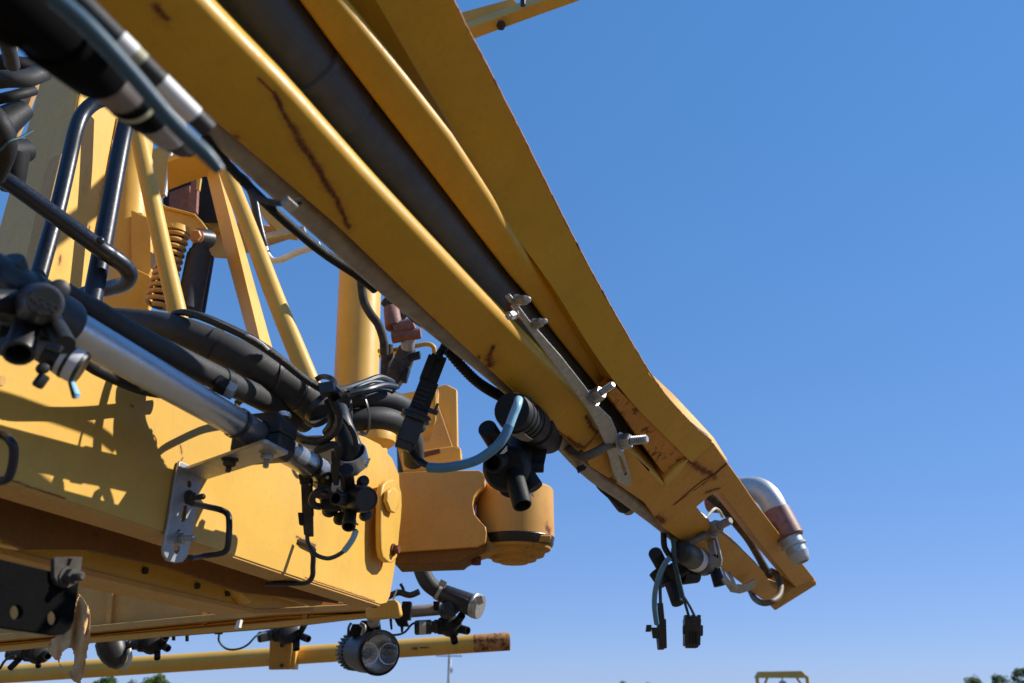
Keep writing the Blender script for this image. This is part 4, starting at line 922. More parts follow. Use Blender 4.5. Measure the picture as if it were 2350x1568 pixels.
# -- nozzle 3, under the folded boom
n3 = thing('spray_nozzle', 'big shaded black nozzle body with blue sleeve hanging under the folded boom', 'spray nozzle', W(1180, 1060, 1.3), GN)
A, B = W(1175, 942, 1.16), W(1256, 1000, 1.42)
obj('check_valve', [lathe(A, A.lerp(B, .55), [(0, px(40, 1.18)), (.02, px(42.5, 1.18)), (.97, px(44, 1.24)), (1, px(42, 1.24))], 44),
                    lathe(A.lerp(B, .55), B, [(0, px(38, 1.28)), (.08, px(38, 1.28)), (.1, px(44, 1.3)), (.5, px(46, 1.32)), (1, px(42, 1.42))], 44)], BLK2, n3)
obj('torn_label', slab([W(*p) for p in [(1171, 997, 1.178), (1188, 996, 1.18), (1200, 991, 1.182), (1212, 1003, 1.19), (1223, 1009, 1.195), (1212, 1014, 1.20), (1196, 1011, 1.19)]], Vector((0, .002, .001))), TAUPE, n3)
rc = px(54, 1.28); A, B = W(1172, 1070, 1.34), W(1158, 1076, 1.26)
obj('turret', [lathe(A, B, [(0, rc * .9), (.2, rc), (.8, rc), (.93, rc * .93), (1, rc * .8)], 40), stub((1180, 1080, 1.34), (1200, 1000, 1.38), 40, 30), stub((1172, 1100, 1.3), (1176, 1118, 1.28), 36, 32)], BLK2, n3)
obj('outlet', stub((1158, 1046, 1.30), (1117, 982, 1.24), 22, 22), BLK2, n3)
obj('outlet', stub((1165, 1052, 1.30), (1131, 1062, 1.23), 22, 25, hollow=True, wall=.72), BLK2, n3)
obj('outlet', stub((1178, 1085, 1.27), (1199, 1161, 1.22), 23, 22.5, hollow=True, wall=.78, depth=.3), BLK2, n3)
obj('outlet', stub((1195, 1070, 1.32), (1228, 1122, 1.30), 20, 21), BLK2, n3)
obj('moulded_rib', [band(W(1178, 945, 1.17).lerp(W(1256, 1000, 1.42), .06 + .09 * i), W(1256, 1000, 1.42) - W(1178, 945, 1.17), px(43.4, 1.19 + .02 * i), .004, .0012) for i in range(4)], BLK2, n3)
obj('wing', [stub((1195, 1070, 1.33), (1248, 1072, 1.33), 16, 13), box(W(1230, 1052, 1.36), Vector((.018, .0, .006)), Vector((0, .012, 0)), Vector((.004, 0, .018)))], BLK2, n3, .002)
obj('sticker_scrap', [slab([W(*p) for p in [(1147, 1042, 1.215), (1164, 1022, 1.215), (1164, 1035, 1.215), (1156, 1041, 1.215)]], Vector((0, .001, 0))), slab([W(*p) for p in [(1216, 1132, 1.27), (1222, 1130, 1.27), (1226, 1141, 1.27), (1219, 1137, 1.27)]], Vector((0, .001, 0)))], WHITE, n3)
b3 = thing('blue_wire_sleeve', 'thick blue sleeve curving from the nozzle cap to the hanging black connector', 'wire', W(1120, 1040, 1.1))
obj('lit_section', tube([(1190, 918, 1.15), (1187, 930, 1.13), (1178, 953, 1.12), (1168, 980, 1.11)], None, 18, rpx=10.5), BLUEF, b3)  # paler copy of the sleeve blue, sunlight put into the colour
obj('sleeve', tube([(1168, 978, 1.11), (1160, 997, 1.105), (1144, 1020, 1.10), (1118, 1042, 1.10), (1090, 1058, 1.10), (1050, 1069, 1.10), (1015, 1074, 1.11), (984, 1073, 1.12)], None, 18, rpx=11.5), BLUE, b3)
obj('wire', tube([(1000, 1076, 1.12), (980, 1070, 1.125), (962, 1062, 1.13), (948, 1046, 1.14), (938, 1020, 1.15)], None, 10, rpx=5), BLK, b3)
obj('wire', tube([(995, 1072, 1.125), (975, 1062, 1.13), (958, 1048, 1.135), (945, 1028, 1.14), (936, 1010, 1.15)], None, 10, rpx=4.5), BLK2, b3)
obj('sleeve_end', tube([(1186, 921, 1.17), (1198, 916, 1.20), (1214, 922, 1.24)], None, 14, rpx=10), TEAL, b3)
c3 = thing('wire_connector', 'large two-part black connector hanging under the folded boom against the sky', 'connector', W(965, 920, 1.14), 'electrical connectors')
A, B = W(1008, 818, 1.17), W(930, 1020, 1.13); axc = (B - A).normalized(); wv = axc.cross((EYE - A).normalized()).normalized(); tv = axc.cross(wv)
def cbox(t0, t1, w_, th, o=0, ot=0): 
    L = (B - A).length; return box(A.lerp(B, (t0 + t1) / 2) + wv * o + tv * ot, axc * (L * (t1 - t0) / 2), wv * w_, tv * th)
pw = px(1.22, 1.15)
obj('upper_housing', [cbox(.0, .36, 15 * pw, .009, 0), cbox(.03, .30, 8 * pw, .012, 12 * pw), cbox(.3, .62, 18 * pw, .011, 0)], BLK2, c3, .0018)
obj('ribs', [cbox(.40 + .05 * i, .415 + .05 * i, 11 * pw, .002, 4 * pw, -.011) for i in range(4)] + [cbox(.40 + .05 * i, .415 + .05 * i, 11 * pw, .002, 4 * pw, .011) for i in range(4)], BLK, c3, .0004)
cm = A.lerp(B, .69)
obj('collar', lathe(cm - axc * .006, cm + axc * .007, [(0, 24 * pw), (.15, 29 * pw), (.3, 29 * pw), (.4, 26 * pw), (.62, 26 * pw), (.7, 28 * pw), (.9, 28 * pw), (1, 24 * pw)], 32), BLK, c3)
obj('lower_housing', [cbox(.62, .98, 19 * pw, .013), cbox(.9, 1.06, 15 * pw, .010, 2 * pw), cbox(.98, 1.04, 18 * pw, .004, 0, .008)], BLK, c3, .002)
obj('latch', [box(W(994, 945, 1.13), wv * .007, axc * .0035, tv * .003), box(W(1000, 938, 1.13), wv * .002, axc * .008, tv * .003)], BLK, c3, .0006)
obj('wire', tube([(1002, 830, 1.16), (1012, 808, 1.17), (1022, 785, 1.18), (1024, 765, 1.19), (1014, 750, 1.2), (990, 738, 1.2), (972, 722, 1.2)], None, 12, rpx=8), BLK2, c3)
obj('wire', corr([(1006, 815, 1.17), (1016, 800, 1.17), (1028, 780, 1.18), (1032, 762, 1.19)], 9, step=.004), BLK2, c3)
obj('wire', tube([(1012, 765, 1.2), (992, 756, 1.2), (965, 747, 1.2), (940, 728, 1.2), (925, 712, 1.2)], None, 10, rpx=4), BLK2, c3)
obj('tie_head', [box(W(968, 722, 1.15), Vector((.006, .0, -.004)), Vector((.002, .004, .003)), Vector((.003, 0, .004))), box(W(982, 735, 1.16), Vector((.007, .0, -.003)), Vector((.002, .004, .003)), Vector((.003, 0, .005)))], TIE, c3, .001)
s5 = tag(obj('cable_tie', [tube([(1345, 1072, 1.45), (1338, 1074, 1.45), (1331, 1078, 1.45), (1325, 1074, 1.46)], None, 8, rpx=3), box(W(1333, 1076, 1.44), Vector((.007, 0, .003)), Vector((0, .004, 0)), Vector((-.002, 0, .005)))], BLK), 'small black cable tie end poking out under the near chord', 'cable tie')
vw = thing('inline_valve', 'black tapered cable boot with dull metal cup under the boom end', 'fitting', W(1420, 1140, 1.75))
obj('cable', tube([(1355, 1082, 1.6), (1362, 1096, 1.62), (1380, 1108, 1.66), (1398, 1124, 1.7)], None, 10, rpx=7), BLK2, vw)
obj('boot', stub((1378, 1102, 1.7), (1434, 1160, 1.78), 12, 21), BLK2, vw)
obj('metal_cup', stub((1426, 1148, 1.78), (1446, 1168, 1.80), 19, 18), DULL, vw)
obj('cable', tube([(1362, 1096, 1.60), (1375, 1120, 1.63), (1402, 1145, 1.68), (1423, 1166, 1.72)], None, 8, rpx=4), BLK2, vw)
obj('cable', tube([(1440, 1160, 1.8), (1475, 1178, 1.82), (1505, 1188, 1.85), (1520, 1192, 1.88)], None, 8, rpx=4), BLK2, vw)

# -- nozzle 4, near the tip
n4 = thing('spray_nozzle', 'small black nozzle body with domed white-banded valve near the boom tip', 'spray nozzle', W(1560, 1310, 1.95), GN)
A, B = W(1566, 1266, 1.88), W(1616, 1296, 2.05); r0 = px(27, 1.9)
L4 = lambda a, b, pr: lathe(A.lerp(B, a), A.lerp(B, b), pr, 36)
obj('check_valve', [L4(-.1, .42, [(0, r0 * .55), (.06, r0 * .8), (.16, r0 * .95), (.3, r0), (1, r0 * 1.03)]), L4(.62, 1.05, [(0, r0 * .95), (.1, r0 * 1.08), (.4, r0 * 1.1), (.8, r0 * 1.05), (1, r0 * .9)])], BLK, n4)
obj('white_band', L4(.42, .62, [(0, r0 * 1.04), (1, r0 * 1.05)]), WHITE, n4)
obj('turret', [stub((1540, 1300, 2.0), (1560, 1330, 1.98), 30, 30), stub((1508, 1308, 2.0), (1530, 1340, 1.98), 22, 22), stub((1560, 1318, 2.0), (1600, 1322, 2.02), 24, 16)], BLK2, n4)
obj('outlet', stub((1522, 1305, 2.0), (1503, 1269, 1.96), 15, 16), BLK2, n4)
obj('outlet', stub((1540, 1340, 1.96), (1556, 1386, 1.92), 15, 15), BLK2, n4)
obj('outlet', [stub((1620, 1290, 2.08), (1642, 1310, 2.08), 14, 12), stub((1640, 1306, 2.08), (1652, 1345, 2.06), 13, 14)], BLK2, n4)
w4 = thing('hanging_wires', 'blue and dark green wires dropping from under the boom end to two connectors', 'wire', W(1535, 1260, 1.9))
obj('wire', tube([(1522, 1200, 1.9), (1523, 1230, 1.88), (1525, 1255, 1.87), (1536, 1274, 1.86), (1546, 1284, 1.85)], None, 10, rpx=7), BLK2, w4)
obj('wire', tube([(1540, 1225, 1.88), (1546, 1250, 1.86), (1548, 1288, 1.85), (1556, 1325, 1.85), (1567, 1372, 1.85)], None, 12, rpx=5.5), TEAL, w4)
obj('wire', tube([(1567, 1368, 1.85), (1575, 1395, 1.85), (1584, 1424, 1.86)], None, 8, rpx=3.2), TEAL, w4)
obj('wire', tube([(1567, 1366, 1.85), (1582, 1390, 1.85), (1599, 1424, 1.86)], None, 8, rpx=3.2), TEAL, w4)
obj('blue_sleeve', tube([(1538, 1280, 1.84), (1527, 1292, 1.84), (1514, 1318, 1.84), (1504, 1355, 1.84), (1502, 1392, 1.84), (1507, 1432, 1.85)], None, 14, rpx=6), BLUE, w4)
obj('wire', tube([(1530, 1290, 1.86), (1519, 1318, 1.86), (1515, 1350, 1.86), (1516, 1385, 1.86)], None, 8, rpx=4), TEAL, w4)
c4 = thing('wire_connector', 'narrow black connector with side tab, left of the two hanging in the sky', 'connector', W(1518, 1440, 1.86), 'electrical connectors')
obj('housing', [vert(1516, 1383, 1518, 1425, 1.86, 6, 8, .018), vert(1519, 1420, 1522, 1488, 1.86, 10, 9, .022), vert(1513, 1440, 1518, 1491, 1.87, 7, 7, .018)], BLK, c4, .002)
obj('side_tab', [vert(1490, 1434, 1488, 1450, 1.86, 6, 6, .008), vert(1503, 1440, 1505, 1465, 1.86, 8, 6, .01)], BLK, c4, .001)
c5 = thing('wire_connector', 'square black connector on two wires, right of the two hanging in the sky', 'connector', W(1590, 1450, 1.86), 'electrical connectors')
obj('housing', [vert(1591, 1418, 1590, 1482, 1.85, 19, 18, .03), vert(1590, 1480, 1590, 1487, 1.855, 15, 13, .026), vert(1571, 1434, 1571, 1456, 1.855, 3, 3, .012), vert(1611, 1434, 1611, 1460, 1.855, 3, 3, .012)], BLK, c5, .003, 3)
obj('prongs', [vert(1576 + 14.5 * i, 1411, 1576 + 14.5 * i, 1422, 1.852, 3.5, 4, .02) for i in range(3)], BLK, c5, .001)
obj('ribs', [vert(1584 + 7 * i, 1450, 1584 + 7 * i, 1478, 1.847, 1.2, 1.2, .004) for i in range(3)], BLK2, c5, .0004)

# ================================================================== BLURRED NOZZLE, TOP LEFT CORNER
n0 = thing('spray_nozzle', 'out-of-focus black nozzle body filling the top left corner', 'spray nozzle', W(150, 100, .42), GN)
A, B = W(20, -20, .40), W(430, 340, .62)
S0 = lambda a, b, r0_, r1_: lathe(A.lerp(B, a), A.lerp(B, b), [(0, px(r0_ - 3, .46)), (.04, px(r0_, .46)), (.96, px(r1_, .46)), (1, px(r1_ - 3, .46))], 36)
obj('valve_housing', [S0(-.2, .30, 75, 70), S0(.18, .40, 84, 76), S0(.52, .70, 62, 60), stub((60, 40, .42), (-40, -20, .40), 80, 90), stub((30, 30, .45), (115, 120, .47), 60, 40)], BLK3, n0)
obj('grey_collar', S0(.40, .54, 55, 62), TAUPE, n0)
obj('brass_ring', S0(.575, .60, 64, 64), CREAM, n0)
obj('label_band', S0(.70, .86, 56, 55), GREYL, n0)
obj('valve_tail', [S0(.86, .97, 52, 40), S0(.96, 1.02, 36, 24)], DUST, n0)
bt = tag(obj('blue_tube', tube([(120, -10, .36, 22), (200, 60, .37, 22), (300, 168, .385, 20), (400, 285, .40, 18.5), (470, 352, .41, 18), (505, 392, .415, 13)], None, 24), simple('dark_blue_tube', (.03, .078, .115), .45, 0, .1, 30, .05)), 'blurred dark blue tube crossing the top left corner', 'tube')
lt = thing('labelled_tube', 'blurred grey tube with two white label bands beside the blue tube', 'tube', W(350, 180, .45))
A, B = W(190, 10, .44), W(470, 290, .50)
def S1(a, b, r=26): return lathe(A.lerp(B, a), A.lerp(B, b), [(0, px(r, .47)), (1, px(r, .47))], 28)
obj('tube_wall', [S1(-.15, .255, 24), S1(.44, .60, 24), S1(.90, 1.03, 24)], RUB, lt)
obj('white_label', S1(.255, .37, 25), WHITE, lt); obj('yellowed_label', S1(.37, .44, 24.6), CREAM, lt); obj('white_label', S1(.60, .90, 25), WHITE, lt)

# ================================================================== MAST AND STRUTS BEHIND
ms = thing('mast_column', 'tall square yellow mast column with weld seam at the left', 'mast', W(150, 450, 1.7))
seam0, seam1 = W(205, 75, 1.86), W(85, 720, 1.52)
L0, L1 = W(125, 60, 2.02), W(-60, 720, 1.66)
R0, R1 = W(300, 160, 2.02), W(208, 740, 1.70)
bk0, bk1 = L0 + (R0 - seam0), L1 + (R1 - seam1)
obj('column_shell', loft([[seam0, L0, bk0, R0], [seam1, L1, bk1, R1]]), YEL_M, ms, .012, 4)
wpts = [seam0.lerp(seam1, t) + (R0 - seam0).normalized() * .010 + Vector((0, -.0035, 0)) for t in [i / 60 for i in range(61)]]
obj('weld_bead', sweep([p + Vector((random.uniform(-1, 1), 0, random.uniform(-1, 1))) * .0005 for p in wpts], [.0034 + .0010 * math.sin(i * 2.4) for i in range(61)], 8), YEL, ms)
gs = Pl(W(240, 400, 1.83), (R0 - seam0).cross(seam1 - seam0)).off(-.008)
obj('edge_strap', slab([gs(*p) for p in [(272, 270), (281, 272), (277, 318), (266, 318), (258, 420), (236, 560), (224, 560), (250, 400)]], gs.n * .006), YEL, ms, .002)
sg = Pl(W(100, 500, 1.60), (L0 - seam0).cross(seam1 - seam0)).off(-.01)
obj('side_gusset', slab([sg(*p) for p in [(102, 395), (112, 368), (128, 355), (140, 352), (118, 440), (92, 560), (60, 700), (48, 640)]], sg.n * .006), YEL_D, ms, .002)
mb = thing('hex_bolt', 'pale long hex bolt sticking out left of the mast column', 'bolt', W(60, 340, 1.5))
obj('bolt_body', [lathe(W(66, 328, 1.48), W(32, 400, 1.52), [(0, px(9, 1.5)), (.1, px(15, 1.5)), (.14, px(9, 1.5)), (.45, px(9.5, 1.5)), (.5, px(6, 1.5)), (1, px(3, 1.5))], 14)], TAUPE, mb)
sideb = thing('rear_mast_strut', 'dim brown-yellow strut leaning behind the mast column', 'strut', W(60, 250, 2.0))
obj('strut_plate', loft([[W(104, 128, 2.15), W(70, 200, 2.15), W(78, 200, 2.3), W(120, 128, 2.3)], [W(20, 330, 1.9), W(-40, 400, 1.9), W(-20, 400, 2.1), W(40, 330, 2.1)]]), YEL_D, sideb, .004)
# dark hose bundle far left
dk = thing('dark_hose_cluster', 'cluster of dark hoses and fittings at the left edge below the corner nozzle', 'hose', W(30, 180, 1.2))
obj('hose', tube([(-40, 140, 1.2), (20, 145, 1.2), (70, 150, 1.22), (120, 140, 1.25)], None, 18, rpx=18), BLK2, dk)
obj('hose', tube([(-40, 190, 1.15), (10, 182, 1.15), (60, 180, 1.17), (100, 165, 1.2)], None, 18, rpx=20), RUB, dk)
obj('hose', tube([(-40, 235, 1.2), (10, 225, 1.2), (50, 215, 1.22), (75, 208, 1.25)], None, 16, rpx=12), BLK2, dk)
obj('hose', tube([(-30, 260, 1.1), (-5, 290, 1.1), (5, 340, 1.12), (-20, 400, 1.15)], None, 16, rpx=30), BLK2, dk)
obj('hose', tube([(-30, 60, 1.0), (5, 85, 1.0), (20, 115, 1.02), (28, 150, 1.05)], None, 16, rpx=16), RUB, dk)
obj('fitting', [stub((-20, 300, 1.2), (55, 250, 1.25), 40, 24), stub((-10, 350, 1.22), (62, 345, 1.28), 34, 26), stub((30, 350, 1.24), (28, 440, 1.24), 34, 24)], BLK2, dk)
obj('wire', tube([(0, 345, 1.1), (20, 325, 1.1), (48, 315, 1.12), (75, 300, 1.15)], None, 8, rpx=3), TEAL, dk)
yb = tag(obj('yellow_rod', tube([(-20, 55, 1.6), (10, 70, 1.6), (28, 88, 1.6), (20, 130, 1.6)], None, 12, rpx=13), YEL), 'blurred yellow bent piece at the left edge under the corner nozzle', 'rod')

# black guard rail
gr = thing('guard_rail', 'glossy black bent-tube guard rail in front of the yellow mast', 'guard rail', W(180, 500, 1.35))
obj('bent_upright', tube([(290, 226, 1.46, 15), (255, 226, 1.45, 15.5), (218, 236, 1.43, 16), (190, 262, 1.41, 16), (174, 300, 1.39, 16), (158, 370, 1.37, 16.5), (135, 470, 1.33, 17), (110, 560, 1.29, 18), (82, 660, 1.25, 19)], None, 24), NAVY, gr)
obj('straight_upright', tube([(292, 270, 1.44, 17), (276, 345, 1.42, 18), (240, 540, 1.35, 20), (208, 712, 1.29, 21)], None, 24), NAVY, gr)
obj('cross_rail', tube([(-60, 366, 1.20, 20), (20, 418, 1.22, 20), (120, 490, 1.25, 20), (224, 566, 1.28, 20), (256, 588, 1.30, 20), (283, 608, 1.32, 19), (297, 630, 1.34, 18.5), (286, 650, 1.37, 18), (256, 660, 1.40, 18), (210, 670, 1.43, 17), (145, 690, 1.47, 17)], None, 24), NAVY, gr)
obj('weld_knob', dome(W(231, 552, 1.265), (EYE - W(231, 552, 1.265)).normalized(), px(9, 1.26), .008), NAVY, gr)

# round post behind with foot plate
rp = thing('round_post', 'round yellow post partly hidden between guard rail and diagonal tube', 'post', W(300, 600, 2.0))
pz = lambda x, y, Y=2.0: PY(Y)(x, y)
obj('post_tube', sweep([pz(318, 260), pz(300, 420), pz(285, 735)], [px(44, 2.1), px(46, 2.0), px(48, 1.9)], 36), YEL, rp)
obj('foot_plate', slab([PY(1.86)(*p) for p in [(278, 600), (344, 632), (349, 640), (347, 668), (340, 712), (228, 712), (232, 690), (262, 640)]], Vector((0, .02, 0))), YEL, rp, .004)
obj('collar_plate', slab([PY(1.93)(*p) for p in [(300, 480), (346, 500), (347, 622), (336, 636), (300, 620)]], Vector((0, .05, 0))), YEL, rp, .004)
ov = thing('linkage_head', 'yellow and brown linkage head plates above the coil spring', 'linkage', W(420, 400, 2.2))
obj('face_plate', slab([PY(2.2)(*p) for p in [(336, 345), (392, 330), (378, 446), (372, 452), (366, 448), (350, 400)]], Vector((0, .01, 0))), YEL, ov, .002)
obj('white_edge', slab([PY(2.19)(*p) for p in [(391, 335), (396, 336), (379, 446), (374, 446)]], Vector((0, .015, 0))), WHITE, ov, .001)
obj('under_plate', slab([Pl(W(430, 400, 2.2), (0, .4, .9))(*p) for p in [(384, 372), (440, 352), (500, 370), (520, 398), (470, 406), (420, 424), (384, 438)]], Vector((0, 0, .02))), YEL, ov, .002)
obj('top_plate', slab([PY(2.24)(*p) for p in [(384, 345), (440, 335), (530, 360), (500, 372), (440, 362), (386, 376)]], Vector((0, .01, 0))), YEL, ov, .002)
obj('dark_box', [slab([PY(2.35)(*p) for p in [(374, 432), (462, 405), (500, 405), (506, 505), (440, 505), (374, 490)]], Vector((0, .02, 0)))], BLK2, ov)
obj('brown_bar', [slab([PY(2.30)(*p) for p in [(388, 442), (435, 425), (436, 498), (388, 480)]], Vector((0, .02, 0))), slab([PY(2.26)(*p) for p in [(440, 410), (454, 408), (450, 486), (430, 484)]], Vector((0, .02, 0)))], [BRONZE, BRONZE], ov)
obj('lit_tab', slab([PY(2.24)(*p) for p in [(452, 410), (461, 408), (457, 436), (450, 434)]], Vector((0, .01, 0))), YEL, ov)
rb = thing('rear_crossbar', 'short yellow rear crossbar pieces behind the diagonal struts', 'beam', W(560, 510, 2.6))
obj('bar', slab([PY(2.45)(*p) for p in [(464, 503), (515, 506), (640, 520), (680, 530), (660, 545), (520, 590), (484, 588)]], Vector((0, .03, .01))), YEL_D, rb, .003)
obj('diagonal', slab([PY(2.40)(*p) for p in [(585, 455), (600, 460), (655, 508), (680, 540), (640, 535), (600, 492)]], Vector((0, .04, .0))), YEL, rb, .003)
obj('ledge', slab([PY(2.42)(*p) for p in [(468, 505), (506, 508), (508, 528), (490, 524)]], Vector((0, .03, 0))), YEL, rb, .002)

# lug arm, bolt, coil spring, shock absorber
lu = thing('lug_arm', 'yellow lug arm with big hex bolt holding the shock absorber top', 'lug', W(430, 510, 2.05))
obj('lug_plate', slab([PY(1.98)(*p) for p in [(366, 464), (381, 476), (421, 486), (446, 493), (462, 510), (478, 530), (472, 548), (458, 560), (440, 556), (428, 530), (385, 524), (372, 500)]], Vector((0, .012, 0))), YEL, lu, .003)
obj('lug_rim', sweep([PY(1.975)(*p) for p in [(366, 468), (381, 477), (421, 487), (446, 494), (462, 511), (476, 530)]], [px(4, 2.0)] * 6, 8), YEL, lu)
Pb = PY(1.95)(452, 543); bdv = (EYE + Vector((-.4, 0, .4)) - Pb).normalized()
obj('hex_bolt', [lathe(Pb, Pb + bdv * .012, [(0, px(19, 2)), (1, px(18, 2))], 28), hexnut(Pb + bdv * .012, bdv, px(15, 2), .018)], paint('bolt_paint', c=(.55, .27, .09)), lu)
sh = thing('shock_absorber', 'black cylindrical shock absorber hanging from the lug bolt', 'shock absorber', W(450, 640, 2.0))
obj('eye', lathe(Pb - bdv * .005, Pb - bdv * .055 + Vector((.03, 0, 0)), [(0, px(22, 2)), (.9, px(26, 2)), (1, px(22, 2))], 28), BLK, sh)
obj('cylinder', [lathe(W(461, 568, 2.08), W(432, 716, 1.98), [(0, px(20, 2)), (.07, px(21, 2)), (.08, px(25, 2)), (.11, px(24, 2)), (.14, px(28, 2)), (1, px(28, 2))], 32)], RUB, sh)
obj('dust_sleeve', stub((474, 590, 2.14), (452, 716, 2.06), 17, 18), BLK2, sh)
cspr = thing('coil_spring', 'yellow coil spring behind the left diagonal tube', 'spring', W(385, 610, 2.05))
A, B = W(408, 530, 2.06), W(360, 706, 1.98); dd_, uu, vv = frame_of(B - A); turns = 12; pts = []
for i in range(turns * 18 + 1):
    a = 2 * math.pi * i / 18; pts.append(A.lerp(B, i / (turns * 18)) + (uu * math.cos(a) + vv * math.sin(a)) * px(24, 2))
obj('coil', sweep(pts, px(5.6, 2), 12), SPRING, cspr)
obj('core_rod', sweep([A, B], px(12, 2), 14), BLK2, cspr)
obj('cap', lathe(A - dd_ * .01, A + dd_ * .008, [(0, px(26, 2)), (1, px(30, 2))], 24), YEL, cspr)
bb = tag(obj('black_bracket', slab([PY(2.15)(*p) for p in [(352, 560), (372, 540), (372, 640), (350, 665), (338, 640)]], Vector((0, .03, 0))), BLK2, None, .003), 'black bracket sliver between round post and coil spring', 'bracket')

# struts
def strut(label, pts, mat=YEL, r=None):
    t = thing('diagonal_tube', label, 'tube', W(*pts[0][:3]), 'yellow diagonal tubes'); obj('tube_wall', tube(pts, None, 28), mat, t); return t
strut('left yellow diagonal tube in front of the coil spring', [(297, 230, 1.84, 19), (330, 370, 1.80, 19), (371, 560, 1.74, 19.5), (406, 712, 1.69, 20.5), (438, 852, 1.65, 21)])
strut('right yellow diagonal tube with shadow bands, ending at the hoses', [(505, 350, 2.0, 17), (529, 417, 1.97, 18), (572, 525, 1.92, 19), (638, 700, 1.85, 21), (722, 905, 1.78, 23)])
ch = thing('channel_strut', 'folded yellow channel strut between the two diagonal tubes', 'strut', W(545, 600, 2.0))
A = [(468, 375), (497, 378), (500, 376)]; B_ = [(583, 850), (618, 860), (642, 852)]
obj('channel', loft([[W(468, 375, 2.22), W(496, 375, 2.14), W(500, 376, 2.20), W(480, 376, 2.3)], [W(515, 573, 2.12), W(546, 573, 2.05), W(562, 573, 2.10), W(535, 573, 2.2)], [W(590, 850, 2.0), W(612, 850, 1.93), W(640, 850, 1.98), W(612, 850, 2.08)]]), YEL, ch, .002)

# vent/handrail tubes
hr = thing('grey_bent_tube', 'dark bent tube turning into a white-lit horizontal bar against the sky', 'tube', W(610, 560, 2.0))
obj('dark_leg', tube([(550, 405, 2.05, 10), (568, 420, 2.05, 10), (582, 455, 2.04, 10), (592, 506, 2.03, 9.5), (603, 550, 2.02, 9), (614, 582, 2.0, 8)], None, 18), NAVY, hr)
obj('bright_leg', tube([(608, 568, 2.0, 7), (616, 588, 2.0, 7), (629, 598, 2.0, 7), (648, 595, 2.0, 7.5), (680, 580, 2.0, 8), (735, 562, 2.0, 8)], None, 18), simple('painted_lit_tube', (.72, .72, .70), .35, 0, .1, 60, .1), hr)  # silver leg coloured white, the light on it put into the colour
tag(obj('grey_bar', tube([(600, 546, 2.2, 8), (640, 538, 2.2, 8), (700, 526, 2.2, 8)], None, 16), PLATE), 'short grey bar above the white-lit bar against the sky', 'tube')

# rear vertical post (right)
vp_ = thing('vertical_post', 'thick yellow vertical post with curved shadow bands', 'post', PY(1.98)(820, 880))
obj('post_tube', sweep([PY(1.98)(829, 560), PY(1.98)(817, 905), PY(1.98)(815, 1010)], [px(50, 2.15)] * 3, 48), YEL, vp_)
obj('base_flange', lathe(PY(1.98)(862, 1070), PY(1.98)(862, 985), [(0, px(26, 2.1)), (.45, px(26, 2.1)), (.6, px(44, 2.1)), (.9, px(46, 2.1)), (1, px(42, 2.1))], 32), YEL, vp_)
obj('rear_pipe', sweep([PY(2.2)(925, 1000), PY(2.2)(930, 1100)], px(16, 2.3), 20), BLK, vp_)
rd = thing('bent_rod_loop', 'thin yellow bent rod loop sticking out right of the post', 'rod', W(940, 800, 2.1))
obj('rod', tube([(870, 806, 2.05), (905, 803, 2.02), (950, 795, 2.0), (978, 790, 2.0), (992, 794, 2.0), (997, 808, 2.0), (997, 860, 2.0), (996, 950, 2.0), (994, 968, 2.0), (984, 978, 2.0), (960, 982, 2.02)], None, 12, rpx=5.5), YEL, rd)
obj('rod', tube([(872, 818, 2.1), (905, 812, 2.08), (930, 800, 2.06)], None, 10, rpx=5), YEL, rd)
bh2 = thing('dusty_hose', 'dusty brown-black hose snaking down the post', 'hose', W(840, 700, 1.95))
obj('hose_wall', tube([(828, 600, 1.92), (829, 640, 1.92), (835, 690, 1.91), (850, 720, 1.90), (868, 745, 1.90), (880, 780, 1.90), (883, 815, 1.9)], None, 16, rpx=10), DUST, bh2)
ft = thing('hose_fitting', 'red-brown hose coupling joining dusty black hoses beside the post', 'fitting', W(920, 760, 1.95))
obj('coupling', [stub((898, 708, 1.98), (904, 752, 1.95), 18, 20), stub((905, 756, 1.95), (950, 742, 1.95), 16, 14), stub((900, 772, 1.95), (966, 765, 1.95), 17, 13)], BRONZE, ft)
obj('black_hose', [tube([(885, 690, 2.0, 14), (905, 710, 1.99, 14), (925, 730, 1.98, 12)], None, 14), tube([(935, 800, 1.97, 20), (925, 830, 1.96, 23), (908, 865, 1.95, 22), (900, 885, 1.94, 18)], None, 20), tube([(890, 790, 2.0, 12), (888, 830, 2.0, 14), (884, 880, 1.98, 12)], None, 14)], DUST, ft)
obj('clip', box(W(952, 818, 1.95), Vector((.014, 0, .004)), Vector((0, .01, 0)), Vector((0, 0, .008))), BLK2, ft, .002)
obj('clip', [box(W(932, 862, 1.93), Vector((.006, 0, 0)), Vector((0, .01, 0)), Vector((.004, 0, .018)))], BLK2, ft, .002)
obj('grey_sleeve', stub((938, 778, 1.96), (934, 806, 1.96), 16, 16), PLATE, ft)

# ================================================================== BOTTOM ROW
lr = thing('lower_rail_pipe', 'long yellow horizontal pipe with rusted hollow end at the bottom', 'pipe', W(600, 1500, 2.8))
p0, p1 = W(-60, 1552, 2.80), W(1170, 1472, 2.74)
m0 = p0.lerp(p1, .935); rr = px(19.5, 2.78)
obj('pipe_wall', sweep([p0, p0.lerp(p1, .5), m0], [rr] * 3, 40, caps=False), YEL_P, lr)
obj('rusted_end', lathe(m0, p1, [(0, rr), (.0, rr * 1.001), (.97, rr * 1.0), (1, rr * .97), (1, rr * .72), (.5, rr * .70)], 40), paint('rusted_pipe_end', c=(.50, .24, .07), rusty=.78, dirt=.8, rough=.8), lr)
obj('saddle_plate', slab([W(x, y, 2.70) for x, y in [(619, 1438), (672, 1438), (670, 1492), (664, 1536), (616, 1537), (618, 1490)]], Vector((0, .03, 0))), YEL_R, lr, .003)
